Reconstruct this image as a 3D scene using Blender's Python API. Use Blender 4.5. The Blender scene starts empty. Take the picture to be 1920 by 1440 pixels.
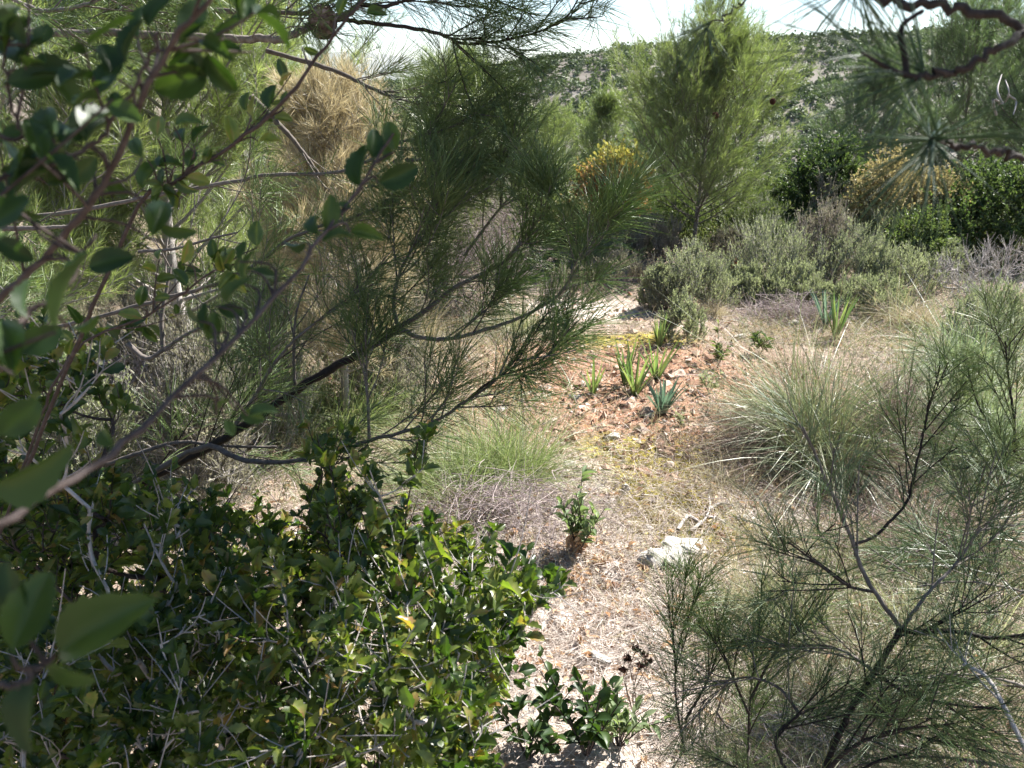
import bpy, bmesh, math
import numpy as np
from mathutils import Vector, Matrix

C = bpy.context.scene
rng = np.random.default_rng(11)
R = math.radians

# ------------------------------------------------------------------ camera, sky, sun, exposure
PITCH = R(19.6)
FPX = 1598.0
CAM = np.array([0.0, 0.0, 1.6])
cam_d = bpy.data.cameras.new('camera')
cam = bpy.data.objects.new('camera', cam_d)
C.collection.objects.link(cam)
cam.location = CAM
cam.rotation_euler = (R(90) - PITCH, 0, 0)
cam_d.sensor_width = 36.0
cam_d.lens = 36.0 * FPX / 1920.0
cam_d.clip_start = 0.02
cam_d.clip_end = 20000
cam_d.dof.use_dof = True
cam_d.dof.focus_distance = 2.6
cam_d.dof.aperture_fstop = 12.0
C.camera = cam

SUN_EL, SUN_AZ = R(47), R(54)          # azimuth: clockwise from +Y (the view direction)
SUN = np.array([math.sin(SUN_AZ) * math.cos(SUN_EL), math.cos(SUN_AZ) * math.cos(SUN_EL), math.sin(SUN_EL)])
W = bpy.data.worlds.new('World')
C.world = W
W.use_nodes = True
wn = W.node_tree.nodes
sky = wn.new('ShaderNodeTexSky')
sky.sky_type = 'NISHITA'
sky.sun_disc = False
sky.sun_elevation = SUN_EL
sky.sun_rotation = SUN_AZ
sky.air_density = 1.0
sky.dust_density = 0.0
sky.ozone_density = 3.0
W.node_tree.links.new(sky.outputs[0], wn['Background'].inputs[0])
wn['Background'].inputs[1].default_value = 0.052
sl = bpy.data.lights.new('sun', 'SUN')
sl.energy = 5.0
sl.angle = R(0.5)
sl.color = (1.0, 0.965, 0.91)
so = bpy.data.objects.new('sun', sl)
so.rotation_euler = Vector(SUN).to_track_quat('Z', 'Y').to_euler()
C.collection.objects.link(so)
C.view_settings.view_transform = 'Standard'
C.view_settings.look = 'None'
C.view_settings.exposure = 1.92
C.view_settings.gamma = 1.0
C.cycles.max_bounces = 8
C.cycles.transmission_bounces = 4

# ------------------------------------------------------------------ small maths
UP = np.array([0, 0, 1.0])
def norm(v):
    return v / np.maximum(np.linalg.norm(v, axis=-1, keepdims=True), 1e-9)
def ru(a, b, n=None):
    return rng.uniform(a, b, n)
def rdirs(n):
    return norm(rng.normal(size=(n, 3)))
def perp(d):
    return norm(np.cross(d, rdirs(len(d))))
def ray(px, py):
    x = (px - 960) / FPX; u = (720 - py) / FPX
    return np.array([x, math.cos(PITCH) + u * math.sin(PITCH), -math.sin(PITCH) + u * math.cos(PITCH)])
def at(px, py, Y):
    d = ray(px, py)
    return CAM + d * (Y / d[1])
def lattice(ix, iy, seed):
    n = (ix.astype(np.int64) * 374761393 + iy.astype(np.int64) * 668265263 + seed * 1442695041) & 0xFFFFFFFF
    n = ((n ^ (n >> 13)) * 1274126177) & 0xFFFFFFFF
    n = ((n ^ (n >> 16)) * 2246822519) & 0xFFFFFFFF
    return ((n ^ (n >> 15)) & 0xFFFF) / 65535.0
def vnoise(x, y, seed=0):
    x = np.asarray(x, float); y = np.asarray(y, float)
    xi = np.floor(x); yi = np.floor(y)
    fx = x - xi; fy = y - yi
    fx = fx * fx * (3 - 2 * fx); fy = fy * fy * (3 - 2 * fy)
    a = lattice(xi, yi, seed); b = lattice(xi + 1, yi, seed)
    c = lattice(xi, yi + 1, seed); d = lattice(xi + 1, yi + 1, seed)
    return (a * (1 - fx) + b * fx) * (1 - fy) + (c * (1 - fx) + d * fx) * fy
def fbm(x, y, f, o=4, seed=0):
    s = 0; a = 0.5; t = 0
    for i in range(o):
        s = s + a * vnoise(np.asarray(x) * f, np.asarray(y) * f, seed + i); t += a
        a *= 0.5; f *= 2.03
    return s / t
def smooth(a, b, x):
    t = np.clip((x - a) / (b - a), 0, 1)
    return t * t * (3 - 2 * t)
def blob(x, y, cx, cy, rx, ry):
    return np.clip(1.25 - np.sqrt(((x - cx) / rx) ** 2 + ((y - cy) / ry) ** 2), 0, 1)
def low(x, y):
    z = 0.10 * (fbm(x, y, 0.5, 3, 3) - 0.5)
    z = z + 0.12 * np.clip(-1.4 - x, 0, 25)
    return z - 0.25 * np.clip(y - 11, 0, 180)
def hgt(x, y):
    x = np.asarray(x, float); y = np.asarray(y, float)
    fine = 0.055 * (fbm(x, y, 3.0, 2, 9) - 0.5) + 0.05 * (fbm(x, y, 9, 3, 21) - 0.5) + 0.022 * (fbm(x, y, 34, 2, 5) - 0.5)
    return low(x, y) + fine * (1 - smooth(14, 30, np.hypot(x, y)))
def G(px, py):
    d = ray(px, py); t = 1.6 / -d[2]
    for i in range(12):
        p = CAM + d * t
        t += (p[2] - float(hgt(p[0], p[1]))) / -d[2] * 0.8
    p = CAM + d * t
    return np.array([p[0], p[1], float(hgt(p[0], p[1]))])
def spline(pts, k):
    P = np.asarray(pts, float); n = len(P)
    Q = np.vstack([2 * P[0] - P[1], P, 2 * P[-1] - P[-2]])
    t = np.linspace(0, n - 1, k); i = np.minimum(t.astype(int), n - 2); f = (t - i)[:, None]
    a, b, c, d = Q[i], Q[i + 1], Q[i + 2], Q[i + 3]
    return 0.5 * (2 * b + (c - a) * f + (2 * a - 5 * b + 4 * c - d) * f ** 2 + (3 * b - a - 3 * c + d) * f ** 3)
def sample(paths, idx, t):
    k = paths.shape[1]
    f = np.clip(t, 0, 0.9999) * (k - 1); i = f.astype(int); fr = (f - i)[:, None]
    a = paths[idx, i]; b = paths[idx, i + 1]
    return a + (b - a) * fr, norm(b - a)
def plen(paths):
    return np.linalg.norm(np.diff(paths, axis=1), axis=2).sum(1)

# ------------------------------------------------------------------ mesh collector
class Geo:
    def __init__(s):
        s.V = []; s.Q = []; s.T3 = []; s.T = []; s.n = 0
    def add(s, v, quads=None, tris=None, tint=0.5):
        v = np.asarray(v, float).reshape(-1, 3)
        if quads is not None and len(quads): s.Q.append(np.asarray(quads).reshape(-1, 4) + s.n)
        if tris is not None and len(tris): s.T3.append(np.asarray(tris).reshape(-1, 3) + s.n)
        s.V.append(v); s.T.append(np.broadcast_to(np.asarray(tint, float), (len(v),)).copy()); s.n += len(v)
        return s
    def mesh(s, name, mat, origin=(0, 0, 0), shade=True):
        me = bpy.data.meshes.new(name)
        V = np.vstack(s.V) - np.asarray(origin, float)
        Q = np.vstack(s.Q) if s.Q else np.zeros((0, 4), int)
        T = np.vstack(s.T3) if s.T3 else np.zeros((0, 3), int)
        me.vertices.add(len(V)); me.vertices.foreach_set('co', V.astype(np.float32).ravel())
        L = np.concatenate([Q.ravel(), T.ravel()]).astype(np.int32)
        me.loops.add(len(L)); me.loops.foreach_set('vertex_index', L)
        npoly = len(Q) + len(T)
        me.polygons.add(npoly)
        st = np.concatenate([np.arange(len(Q)) * 4, len(Q) * 4 + np.arange(len(T)) * 3]).astype(np.int32)
        me.polygons.foreach_set('loop_start', st)
        me.polygons.foreach_set('use_smooth', np.full(npoly, shade, dtype=bool))
        me.update(calc_edges=True)
        a = me.attributes.new('tint', 'FLOAT', 'POINT')
        a.data.foreach_set('value', np.concatenate(s.T).astype(np.float32))
        me.materials.append(mat)
        return me
    def build(s, name, mat, parent=None, origin=None, shade=True):
        o0 = origin if origin is not None else (wloc(parent) if parent is not None else (0, 0, 0))
        o = bpy.data.objects.new(name, s.mesh(name, mat, o0, shade))
        C.collection.objects.link(o)
        if parent is not None: o.parent = parent
        else: o.location = Vector(o0)
        return o
def wloc(o):
    l = np.zeros(3)
    while o is not None:
        l += np.array(o.location); o = o.parent
    return l
def tag(o, label=None, cat=None, group=None, kind=None):
    if label: o['label'] = label
    if cat: o['category'] = cat
    if group: o['group'] = group
    if kind: o['kind'] = kind
    return o
def thing(name, label, cat, loc, group=None):
    o = bpy.data.objects.new(name, None)
    o.empty_display_size = 0.1
    C.collection.objects.link(o)
    o.location = Vector(np.asarray(loc, float))
    return tag(o, label, cat, group)
def dup(o, loc, rotz=0, scale=1, label=None, parent=None):
    c = o.copy(); C.collection.objects.link(c)
    if parent is None:
        c.location = Vector(np.asarray(loc, float)); c.rotation_euler = (0, 0, rotz)
        c.scale = (scale, scale, scale) if np.isscalar(scale) else scale
        if label: c['label'] = label
    else:
        c.parent = parent
    for ch in list(o.children):
        dup(ch, None, parent=c)
    return c

# ------------------------------------------------------------------ shape makers (all vectorised)
def ribbons(g, base, d, L, w, k=2, bend=None, shape='flat', side=None, prof=None, tint=None, fold=0.3):
    n = len(base)
    if n == 0: return
    L = np.broadcast_to(L, (n,)); w = np.broadcast_to(w, (n,))
    t = np.linspace(0, 1, k + 1)
    if bend is None: bend = np.zeros((n, 3))
    cen = base[:, None] + (d[:, None] * t[None, :, None] + bend[:, None] * (t ** 2)[None, :, None]) * L[:, None, None]
    tan = norm(d[:, None] + 2 * bend[:, None] * t[None, :, None])
    if side is None: side = perp(d)
    sd = norm(side[:, None] - tan * (side[:, None] * tan).sum(-1, keepdims=True))
    nr = np.cross(tan, sd)
    if prof is None: prof = np.interp(t, [0, 0.15, 0.6, 1], [0.7, 1, 0.85, 0.12])
    ww = 0.5 * w[:, None, None] * prof[None, :, None]
    if shape == 'flat':
        V = np.stack([cen - sd * ww, cen + sd * ww], 2); c = 2; pairs = [(0, 1)]
    elif shape == 'fold':
        V = np.stack([cen - sd * ww + nr * ww * fold, cen - nr * ww * fold, cen + sd * ww + nr * ww * fold], 2); c = 3; pairs = [(0, 1), (1, 2)]
    else:
        V = np.stack([cen + (sd * math.cos(a) + nr * math.sin(a)) * ww for a in (0, 2.094, 4.189)], 2); c = 3; pairs = [(0, 1), (1, 2), (2, 0)]
    m = (k + 1) * c
    q = np.array([[i * c + a, i * c + b, (i + 1) * c + b, (i + 1) * c + a] for i in range(k) for a, b in pairs])
    Q = (np.arange(n) * m)[:, None, None] + q[None]
    if tint is None: tint = ru(0, 1, n)
    g.add(V.reshape(-1, 3), Q.reshape(-1, 4), tint=np.repeat(np.broadcast_to(tint, (n,)), m))
def tubes(g, paths, r0, r1, s=5, tint=None, knob=0.0, pw=1.0):
    P = np.asarray(paths, float)
    n, k = P.shape[:2]
    if n == 0: return
    r0 = np.broadcast_to(r0, (n,)); r1 = np.broadcast_to(r1, (n,))
    tan = norm(np.gradient(P, axis=1))
    mt = norm(P[:, -1] - P[:, 0])
    ref = np.where(np.abs(mt[:, 2:3]) > 0.75, np.array([[1.0, 0.3, 0]]), np.array([[0, 0, 1.0]]))
    sd = norm(np.cross(tan, ref[:, None])); nr = np.cross(tan, sd)
    t = np.linspace(0, 1, k) ** pw
    r = r0[:, None] * (1 - t) + r1[:, None] * t
    if knob: r = r * (1 + knob * rng.normal(size=r.shape))
    a = np.arange(s) * 2 * math.pi / s
    V = P[:, :, None] + r[:, :, None, None] * (sd[:, :, None] * np.cos(a)[None, None, :, None] + nr[:, :, None] * np.sin(a)[None, None, :, None])
    q = np.array([[i * s + j, i * s + (j + 1) % s, (i + 1) * s + (j + 1) % s, (i + 1) * s + j] for i in range(k - 1) for j in range(s)])
    m = k * s
    Q = (np.arange(n) * m)[:, None, None] + q[None]
    if tint is None: tint = ru(0, 1, n)
    g.add(V.reshape(-1, 3), Q.reshape(-1, 4), tint=np.repeat(np.broadcast_to(tint, (n,)), m))
def leaf_tpl(m=7, teeth=0.0, pw=0.85, fold=0.25, curl=0.15, stalk=0.08, wmax=0.55, cols=(-1, 0, 1), rib=0.0):
    u = np.linspace(0, 1, m)
    b = np.clip((u - stalk) / (1 - stalk), 0, 1)
    hw = 0.5 * np.sin(np.pi * b ** (math.log(0.5) / math.log(wmax))) ** pw
    hw = np.maximum(hw, 0.02)
    sh = np.zeros(m)
    if teeth:
        od = (np.arange(m) % 2 == 1) & (u > 0.25)
        hw = hw * np.where(od, 1 + teeth, 1 - teeth * 0.4); sh = np.where(od, 0.035, 0)
    rows = []; tn = []; nc = len(cols)
    for i in range(m):
        z = -curl * u[i] ** 2
        for c in cols:
            e = 1 if abs(c) == 1 else abs(c) * .92
            rows.append([u[i] + (sh[i] if abs(c) == 1 else 0), math.copysign(e, c) * hw[i] if c else 0, z + fold * hw[i] * abs(c) ** 1.4])
            tn.append(rib if abs(c) < .2 else (rib * .4 if abs(c) == 1 else 0))
    return np.array(rows), np.array([[i * nc + a, i * nc + a + 1, (i + 1) * nc + a + 1, (i + 1) * nc + a] for i in range(m - 1) for a in range(nc - 1)]), np.array(tn)
def leaves(g, pos, d, nr, L, w, tpl, tint=None, wav=0.0):
    n = len(pos)
    if n == 0: return
    T, q, rib = tpl
    d = norm(d); nr = norm(nr - d * (nr * d).sum(-1, keepdims=True)); s = np.cross(nr, d)
    L = np.broadcast_to(L, (n,)); w = np.broadcast_to(w, (n,))
    cz = ru(0.3, 1.9, n)
    tz = T[None, :, 2] * cz[:, None]
    if wav:
        tz = tz + wav * np.sin(T[None, :, 0] * 9 + ru(0, 6, n)[:, None]) * np.sign(T[None, :, 1]) * np.abs(T[None, :, 1])
    V = pos[:, None] + d[:, None] * (T[None, :, 0:1] * L[:, None, None]) + s[:, None] * (T[None, :, 1:2] * w[:, None, None]) + nr[:, None] * (tz[:, :, None] * L[:, None, None])
    Q = (np.arange(n) * len(T))[:, None, None] + q[None]
    if tint is None: tint = ru(0, 1, n)
    g.add(V.reshape(-1, 3), Q.reshape(-1, 4), tint=np.clip(np.broadcast_to(tint, (n,))[:, None] + rib[None], 0, 1).ravel())
def side_shoots(paths, per, t0, t1, ang, l0, l1, up=0.2, k=5, wob=0.12, lift=0.2):
    n = len(paths)
    if n == 0: return np.zeros((0, k, 3))
    per = np.broadcast_to(per, (n,))
    idx = np.repeat(np.arange(n), per); m = len(idx)
    t = ru(t0, t1, m)
    p, tn = sample(paths, idx, t)
    a = ang * ru(0.7, 1.25, m)[:, None]
    d = tn * np.cos(a) + perp(tn) * np.sin(a)
    d = norm(d + up * UP)
    L = (l0 * (1 - t) + l1 * t) * ru(0.55, 1.2, m)
    s = np.linspace(0, 1, k)
    b = lift * UP[None] + wob * rng.normal(size=(m, 3))
    return p[:, None] + L[:, None, None] * (d[:, None] * s[None, :, None] + b[:, None] * (s ** 2)[None, :, None])
def needles(g, paths, t0, per_m, L, w, ang=0.7, k=2, shape='prism', sag=0.08, tint=(0, 1), pair=True):
    n = len(paths)
    if n == 0: return
    cnt = np.maximum(1, (plen(paths) * (1 - t0) * per_m * ru(0.8, 1.2, n)).astype(int))
    idx = np.repeat(np.arange(n), cnt); m = len(idx)
    t = t0 + (1 - t0) * ru(0, 1, m) ** 0.85
    p, tn = sample(paths, idx, t)
    a = (ang * (1.15 - 0.55 * (t - t0) / (1 - t0 + 1e-6)) * ru(0.6, 1.3, m))[:, None]
    d = norm(tn * np.cos(a) + perp(tn) * np.sin(a))
    base_t = ru(tint[0], tint[1], n)[idx] * 0.6 + ru(tint[0], tint[1], m) * 0.4
    LL = L * ru(0.6, 1.1, m)
    if pair:
        p = np.vstack([p, p]); d = np.vstack([d, norm(d + 0.13 * rng.normal(size=d.shape))]); LL = np.concatenate([LL, LL * ru(0.9, 1.05, m)])
        base_t = np.concatenate([base_t, base_t]); m *= 2
    b = -sag * UP[None] * np.abs(ru(0.2, 1.5, m))[:, None] + 0.06 * rng.normal(size=(m, 3))
    ribbons(g, p, d, LL, w * ru(0.8, 1.2, m), k, b, shape, tint=base_t)
def skeleton(root, tips, seg=4, wob=0.06, lift=0.15, back=0.4, d0=None):
    """grow twigs from root to every tip: returns nodes, parents, radii counts and the last stretch of each twig"""
    tips = tips[np.argsort(np.linalg.norm(tips - root, axis=1))]
    N = np.zeros((1 + len(tips) * seg, 3)); par = np.full(len(N), -1); n = 1; N[0] = root
    dr = np.zeros((len(N),)); last = []
    for tp in tips:
        rt = np.linalg.norm(tp - root)
        dd = np.linalg.norm(N[:n] - tp, axis=1) + back * np.maximum(0, dr[:n] - rt * 0.85) + 0.12 * np.maximum(0, 0.35 * rt - dr[:n])
        j = int(np.argmin(dd)); p0 = N[j]
        v = tp - p0; L = np.linalg.norm(v) + 1e-6
        off = rng.normal(size=3) * wob * L + np.array([0, 0, -lift * L])
        pts = [p0]
        for i in range(1, seg + 1):
            s = i / seg
            N[n] = p0 + v * s + off * (4 * s * (1 - s)); dr[n] = np.linalg.norm(N[n] - root)
            par[n] = j if i == 1 else n - 1
            pts.append(N[n]); n += 1
        last.append(pts)
    N = N[:n]; par = par[:n]
    cnt = np.zeros(n); leaf = np.ones(n, bool); leaf[par[1:]] = False
    cnt[leaf] = 1
    for i in range(n - 1, 0, -1): cnt[par[i]] += cnt[i]
    return N, par, cnt, np.array(last)
def wood(g, sk, rt, pw=0.45, s=5, rmax=1.0):
    N, par, cnt, _ = sk
    r = np.minimum(rt * np.maximum(cnt, 1) ** pw, rmax)
    i = np.arange(1, len(N)); j = par[1:]
    a = N[j]; b = N[i]; v = (b - a) * 0.04
    tubes(g, np.stack([a - v, b + v], 1), np.where(j == 0, r[i] * 1.15, np.minimum(r[j], r[i] * 1.5)), r[i], s)

# ------------------------------------------------------------------ materials
def newmat(name):
    m = bpy.data.materials.new(name); m.use_nodes = True
    nt = m.node_tree; nt.nodes.clear()
    out = nt.nodes.new('ShaderNodeOutputMaterial')
    return m, nt, out
def ramp(nt, stops, fac):
    r = nt.nodes.new('ShaderNodeValToRGB'); e = r.color_ramp.elements
    for i, (p, c) in enumerate(stops):
        x = e[i] if i < 2 else e.new(p)
        x.position = p; x.color = (*c, 1)
    nt.links.new(fac, r.inputs[0]); return r.outputs[0]
def foliage(name, cols, rough=0.45, trans=0.3, spec=0.4, tc=(1.3, 1.42, 0.75), mottle=0.0):
    m, nt, out = newmat(name); ln = nt.links.new
    a = nt.nodes.new('ShaderNodeAttribute'); a.attribute_name = 'tint'
    f = a.outputs['Fac']
    oi = nt.nodes.new('ShaderNodeObjectInfo')
    ma = nt.nodes.new('ShaderNodeMath'); ma.operation = 'MULTIPLY_ADD'
    ln(oi.outputs['Random'], ma.inputs[0]); ma.inputs[1].default_value = 0.14
    mb = nt.nodes.new('ShaderNodeMath'); mb.operation = 'MULTIPLY_ADD'; mb.inputs[1].default_value = 0.86
    ln(f, mb.inputs[0]); mb.inputs[2].default_value = 0.0
    ln(mb.outputs[0], ma.inputs[2]); f = ma.outputs[0]
    if mottle:
        tx = nt.nodes.new('ShaderNodeTexCoord'); nz = nt.nodes.new('ShaderNodeTexNoise')
        nz.inputs['Scale'].default_value = mottle; nz.inputs['Detail'].default_value = 3
        ln(tx.outputs['Object'], nz.inputs['Vector'])
        mm = nt.nodes.new('ShaderNodeMath'); mm.operation = 'MULTIPLY_ADD'
        ln(nz.outputs['Fac'], mm.inputs[0]); mm.inputs[1].default_value = 0.5
        ms = nt.nodes.new('ShaderNodeMath'); ms.operation = 'SUBTRACT'; ms.inputs[1].default_value = 0.25
        ln(f, ms.inputs[0]); ln(ms.outputs[0], mm.inputs[2]); f = mm.outputs[0]
    n = len(cols)
    col = ramp(nt, [(c if len(c) == 2 else (i / max(n - 1, 1), c)) for i, c in enumerate(cols)], f)
    p = nt.nodes.new('ShaderNodeBsdfPrincipled'); p.inputs['Roughness'].default_value = rough
    p.inputs['Specular IOR Level'].default_value = spec
    ln(col, p.inputs['Base Color'])
    if trans:
        t = nt.nodes.new('ShaderNodeBsdfTranslucent')
        mx = nt.nodes.new('ShaderNodeMix'); mx.data_type = 'RGBA'; mx.blend_type = 'MULTIPLY'; mx.inputs[0].default_value = 1
        ln(col, mx.inputs[6]); mx.inputs[7].default_value = (*tc, 1)
        ln(mx.outputs[2], t.inputs['Color'])
        ms2 = nt.nodes.new('ShaderNodeMixShader'); ms2.inputs[0].default_value = trans
        ln(p.outputs[0], ms2.inputs[1]); ln(t.outputs[0], ms2.inputs[2]); ln(ms2.outputs[0], out.inputs[0])
    else:
        ln(p.outputs[0], out.inputs[0])
    return m
def bark(name, cols, scale=60, bump=0.4, rough=0.85):
    m, nt, out = newmat(name); ln = nt.links.new
    tx = nt.nodes.new('ShaderNodeTexCoord')
    nz = nt.nodes.new('ShaderNodeTexNoise'); nz.inputs['Scale'].default_value = scale; nz.inputs['Detail'].default_value = 4
    ln(tx.outputs['Object'], nz.inputs['Vector'])
    a = nt.nodes.new('ShaderNodeAttribute'); a.attribute_name = 'tint'
    mm = nt.nodes.new('ShaderNodeMath'); mm.operation = 'MULTIPLY_ADD'; mm.inputs[1].default_value = 0.45
    ms = nt.nodes.new('ShaderNodeMath'); ms.operation = 'MULTIPLY_ADD'; ms.inputs[1].default_value = 1.1; ms.inputs[2].default_value = -0.3
    ln(nz.outputs['Fac'], ms.inputs[0]); ln(a.outputs['Fac'], mm.inputs[0]); ln(ms.outputs[0], mm.inputs[2])
    n = len(cols)
    col = ramp(nt, [(i / max(n - 1, 1), c) for i, c in enumerate(cols)], mm.outputs[0])
    p = nt.nodes.new('ShaderNodeBsdfPrincipled'); p.inputs['Roughness'].default_value = rough
    p.inputs['Specular IOR Level'].default_value = 0.25
    ln(col, p.inputs['Base Color'])
    b = nt.nodes.new('ShaderNodeBump'); b.inputs['Strength'].default_value = bump; b.inputs['Distance'].default_value = 0.004
    ln(nz.outputs['Fac'], b.inputs['Height']); ln(b.outputs[0], p.inputs['Normal'])
    ln(p.outputs[0], out.inputs[0]); return m

M = {}
M['needle_near'] = foliage('green_needles', [(.07, .125, .04), (.14, .205, .065), (.27, .325, .135)], .32, .42, .55)
M['needle_mid'] = foliage('sapling_needles', [(.045, .09, .035), (.09, .145, .05), (.18, .23, .10)], .34, .34, .5)
M['needle_pale'] = foliage('pale_green_needles', [(.12, .165, .055), (.215, .26, .105), (.35, .38, .2)], .34, .42, .6)
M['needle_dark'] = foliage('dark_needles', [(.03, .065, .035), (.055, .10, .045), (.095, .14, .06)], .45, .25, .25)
M['needle_sun'] = foliage('yellow_green_needles', [(.10, .14, .06), (.175, .215, .09), (.28, .31, .145)], .4, .4, .4)
M['needle_blue'] = foliage('grey_green_needles', [(.08, .125, .07), (.13, .18, .095), (.2, .25, .14)], .42, .3, .4)
M['needle_dead'] = foliage('straw_needles', [(.34, .285, .17), (.48, .42, .28), (.62, .56, .42)], .5, .3, .3, (1.1, 1.05, .85))
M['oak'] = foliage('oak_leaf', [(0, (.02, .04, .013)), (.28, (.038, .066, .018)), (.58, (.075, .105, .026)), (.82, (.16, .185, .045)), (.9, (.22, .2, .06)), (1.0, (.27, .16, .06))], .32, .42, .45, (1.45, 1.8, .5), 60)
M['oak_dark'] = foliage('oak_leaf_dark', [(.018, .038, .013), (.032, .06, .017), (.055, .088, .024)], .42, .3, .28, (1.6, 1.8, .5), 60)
M['oak_far'] = foliage('evergreen_leaf', [(.04, .07, .028), (.075, .11, .042), (.13, .165, .065)], .5, .35, .25)
M['sage'] = foliage('sage_leaf', [(.15, .17, .11), (.26, .28, .185), (.40, .41, .30)], .6, .4, .25, (1.3,1.4,.9))
M['sage_green'] = foliage('green_shrub_leaf', [(.07, .105, .04), (.12, .16, .06), (.2, .235, .10)], .5, .32, .3)
M['heath'] = foliage('heath_leaf', [(.16, .145, .11), (.24, .23, .17), (.34, .33, .25)], .6, .35, .25, (1.2,1.2,1))
M['heath_green'] = foliage('scrub_leaf', [(.06, .08, .035), (.11, .13, .06), (.18, .19, .10)], .6, .3, .2)
M['grass_dull'] = foliage('dull_green_blades', [(.10, .125, .05), (.19, .215, .10), (.33, .33, .2)], .5, .3, .35, (1.15, 1.25, .8))
M['tussock'] = foliage('tussock_blades', [(.085, .11, .05), (.17, .195, .10), (.40, .41, .29)], .4, .28, .5, (1.15, 1.25, .8))
M['moss'] = foliage('moss_tips', [(.16, .13, .025), (.27, .23, .05), (.4, .36, .11)], .8, .3, .1, (1.2, 1.1, .6))
M['ochre'] = foliage('ochre_leaf', [(.31, .255, .115), (.42, .365, .185), (.52, .47, .28)], .5, .3, .3, (1.1, 1.05, .8))
M['flame'] = foliage('turning_leaf', [(.30, .15, .075), (.42, .25, .10), (.42, .36, .11), (.33, .35, .11)], .5, .35, .3, (1.15, 1.1, .7))
M['maroon'] = foliage('maroon_leaf', [(.10, .025, .02), (.17, .05, .035)], .5, .3, .3)
M['straw'] = foliage('straw_blades', [(.27, .22, .14), (.38, .34, .23), (.50, .46, .34)], .5, .3, .35, (1.2, 1.15, .9))
M['straw_green'] = foliage('grey_green_blades', [(.16, .18, .10), (.28, .29, .18), (.46, .45, .33)], .42, .3, .45, (1.2, 1.3, .8))
M['grass'] = foliage('green_blades', [(.14, .185, .07), (.21, .26, .11), (.32, .345, .18)], .45, .35, .4, (1.15,1.25,.8))
M['blue_grass'] = foliage('blue_green_blades', [(.15, .21, .14), (.25, .30, .21), (.38, .42, .33)], .42, .3, .45)
M['dead_blade'] = foliage('brown_blades', [(.11, .075, .055), (.19, .135, .10), (.30, .235, .18)], .6, .2, .25, (1.2, 1.1, .9))
M['asphodel'] = foliage('strap_leaf', [(.09, .15, .065), (.15, .215, .085), (.27, .31, .12)], .38, .35, .5, (1.3,1.45,.8))
M['asphodel_blue'] = foliage('blue_strap_leaf', [(.07, .13, .10), (.12, .19, .145), (.22, .29, .23)], .35, .3, .5, (1.2,1.3,1))
M['cistus'] = foliage('felt_leaf', [(.12, .17, .09), (.18, .23, .12), (.27, .31, .19)], .65, .35, .2)
M['dryleaf'] = foliage('dry_leaf', [(.35, .22, .13), (.5, .36, .24), (.62, .5, .37)], .6, .3, .25, (1.2, 1.0, .8))
M['litter'] = foliage('dry_needles', [(.25, .18, .145), (.46, .385, .33), (.70, .63, .57)], .6, .1, .25, (1.1, 1, .9))
M['seed'] = foliage('seed_head', [(.045, .022, .014), (.09, .04, .025)], .7, 0)
M['bark_pine'] = bark('pine_bark', [(.06, .05, .042), (.135, .115, .10), (.25, .225, .2)], 90)
M['bark_dark'] = bark('dark_bark', [(.013, .01, .009), (.033, .025, .021), (.075, .06, .052)], 160)
M['bark_grey'] = bark('grey_bark', [(.2, .18, .165), (.34, .31, .29), (.5, .47, .44)], 120)
M['bark_oak'] = bark('oak_bark', [(.026, .018, .015), (.06, .044, .038), (.12, .095, .085)], 140)
M['twig_violet'] = bark('violet_twigs', [(.19, .145, .14), (.32, .26, .25), (.48, .41, .39)], 80)
M['twig_brown'] = bark('brown_twigs', [(.10, .07, .055), (.19, .14, .11), (.3, .24, .2)], 80)

def rockmat(name, cols, sc=9):
    m, nt, out = newmat(name); ln = nt.links.new
    tx = nt.nodes.new('ShaderNodeTexCoord')
    nz = nt.nodes.new('ShaderNodeTexNoise'); nz.inputs['Scale'].default_value = sc; nz.inputs['Detail'].default_value = 8; nz.inputs['Roughness'].default_value = .7
    ln(tx.outputs['Object'], nz.inputs['Vector'])
    col = ramp(nt, [(0.25 + 0.5 * i / (len(cols) - 1), c) for i, c in enumerate(cols)], nz.outputs['Fac'])
    n2 = nt.nodes.new('ShaderNodeTexNoise'); n2.inputs['Scale'].default_value = sc * 9; n2.inputs['Detail'].default_value = 5
    ln(tx.outputs['Object'], n2.inputs['Vector'])
    p = nt.nodes.new('ShaderNodeBsdfPrincipled'); p.inputs['Roughness'].default_value = .9
    p.inputs['Specular IOR Level'].default_value = .2
    ln(col, p.inputs['Base Color'])
    b = nt.nodes.new('ShaderNodeBump'); b.inputs['Strength'].default_value = .7; b.inputs['Distance'].default_value = .006
    ln(n2.outputs['Fac'], b.inputs['Height']); ln(b.outputs[0], p.inputs['Normal'])
    ln(p.outputs[0], out.inputs[0]); return m
M['rock_white'] = rockmat('white_limestone', [(.2, .17, .14), (.47, .435, .39), (.66, .635, .6)])
M['rock_brown'] = rockmat('brown_stone', [(.2, .12, .08), (.33, .22, .15), (.45, .33, .24)])
M['rock_grey'] = rockmat('grey_stone', [(.14, .13, .125), (.25, .235, .225), (.38, .36, .34)])
M['rock_pink'] = rockmat('pink_stone', [(.36, .23, .17), (.52, .38, .3), (.64, .52, .43)])

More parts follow.
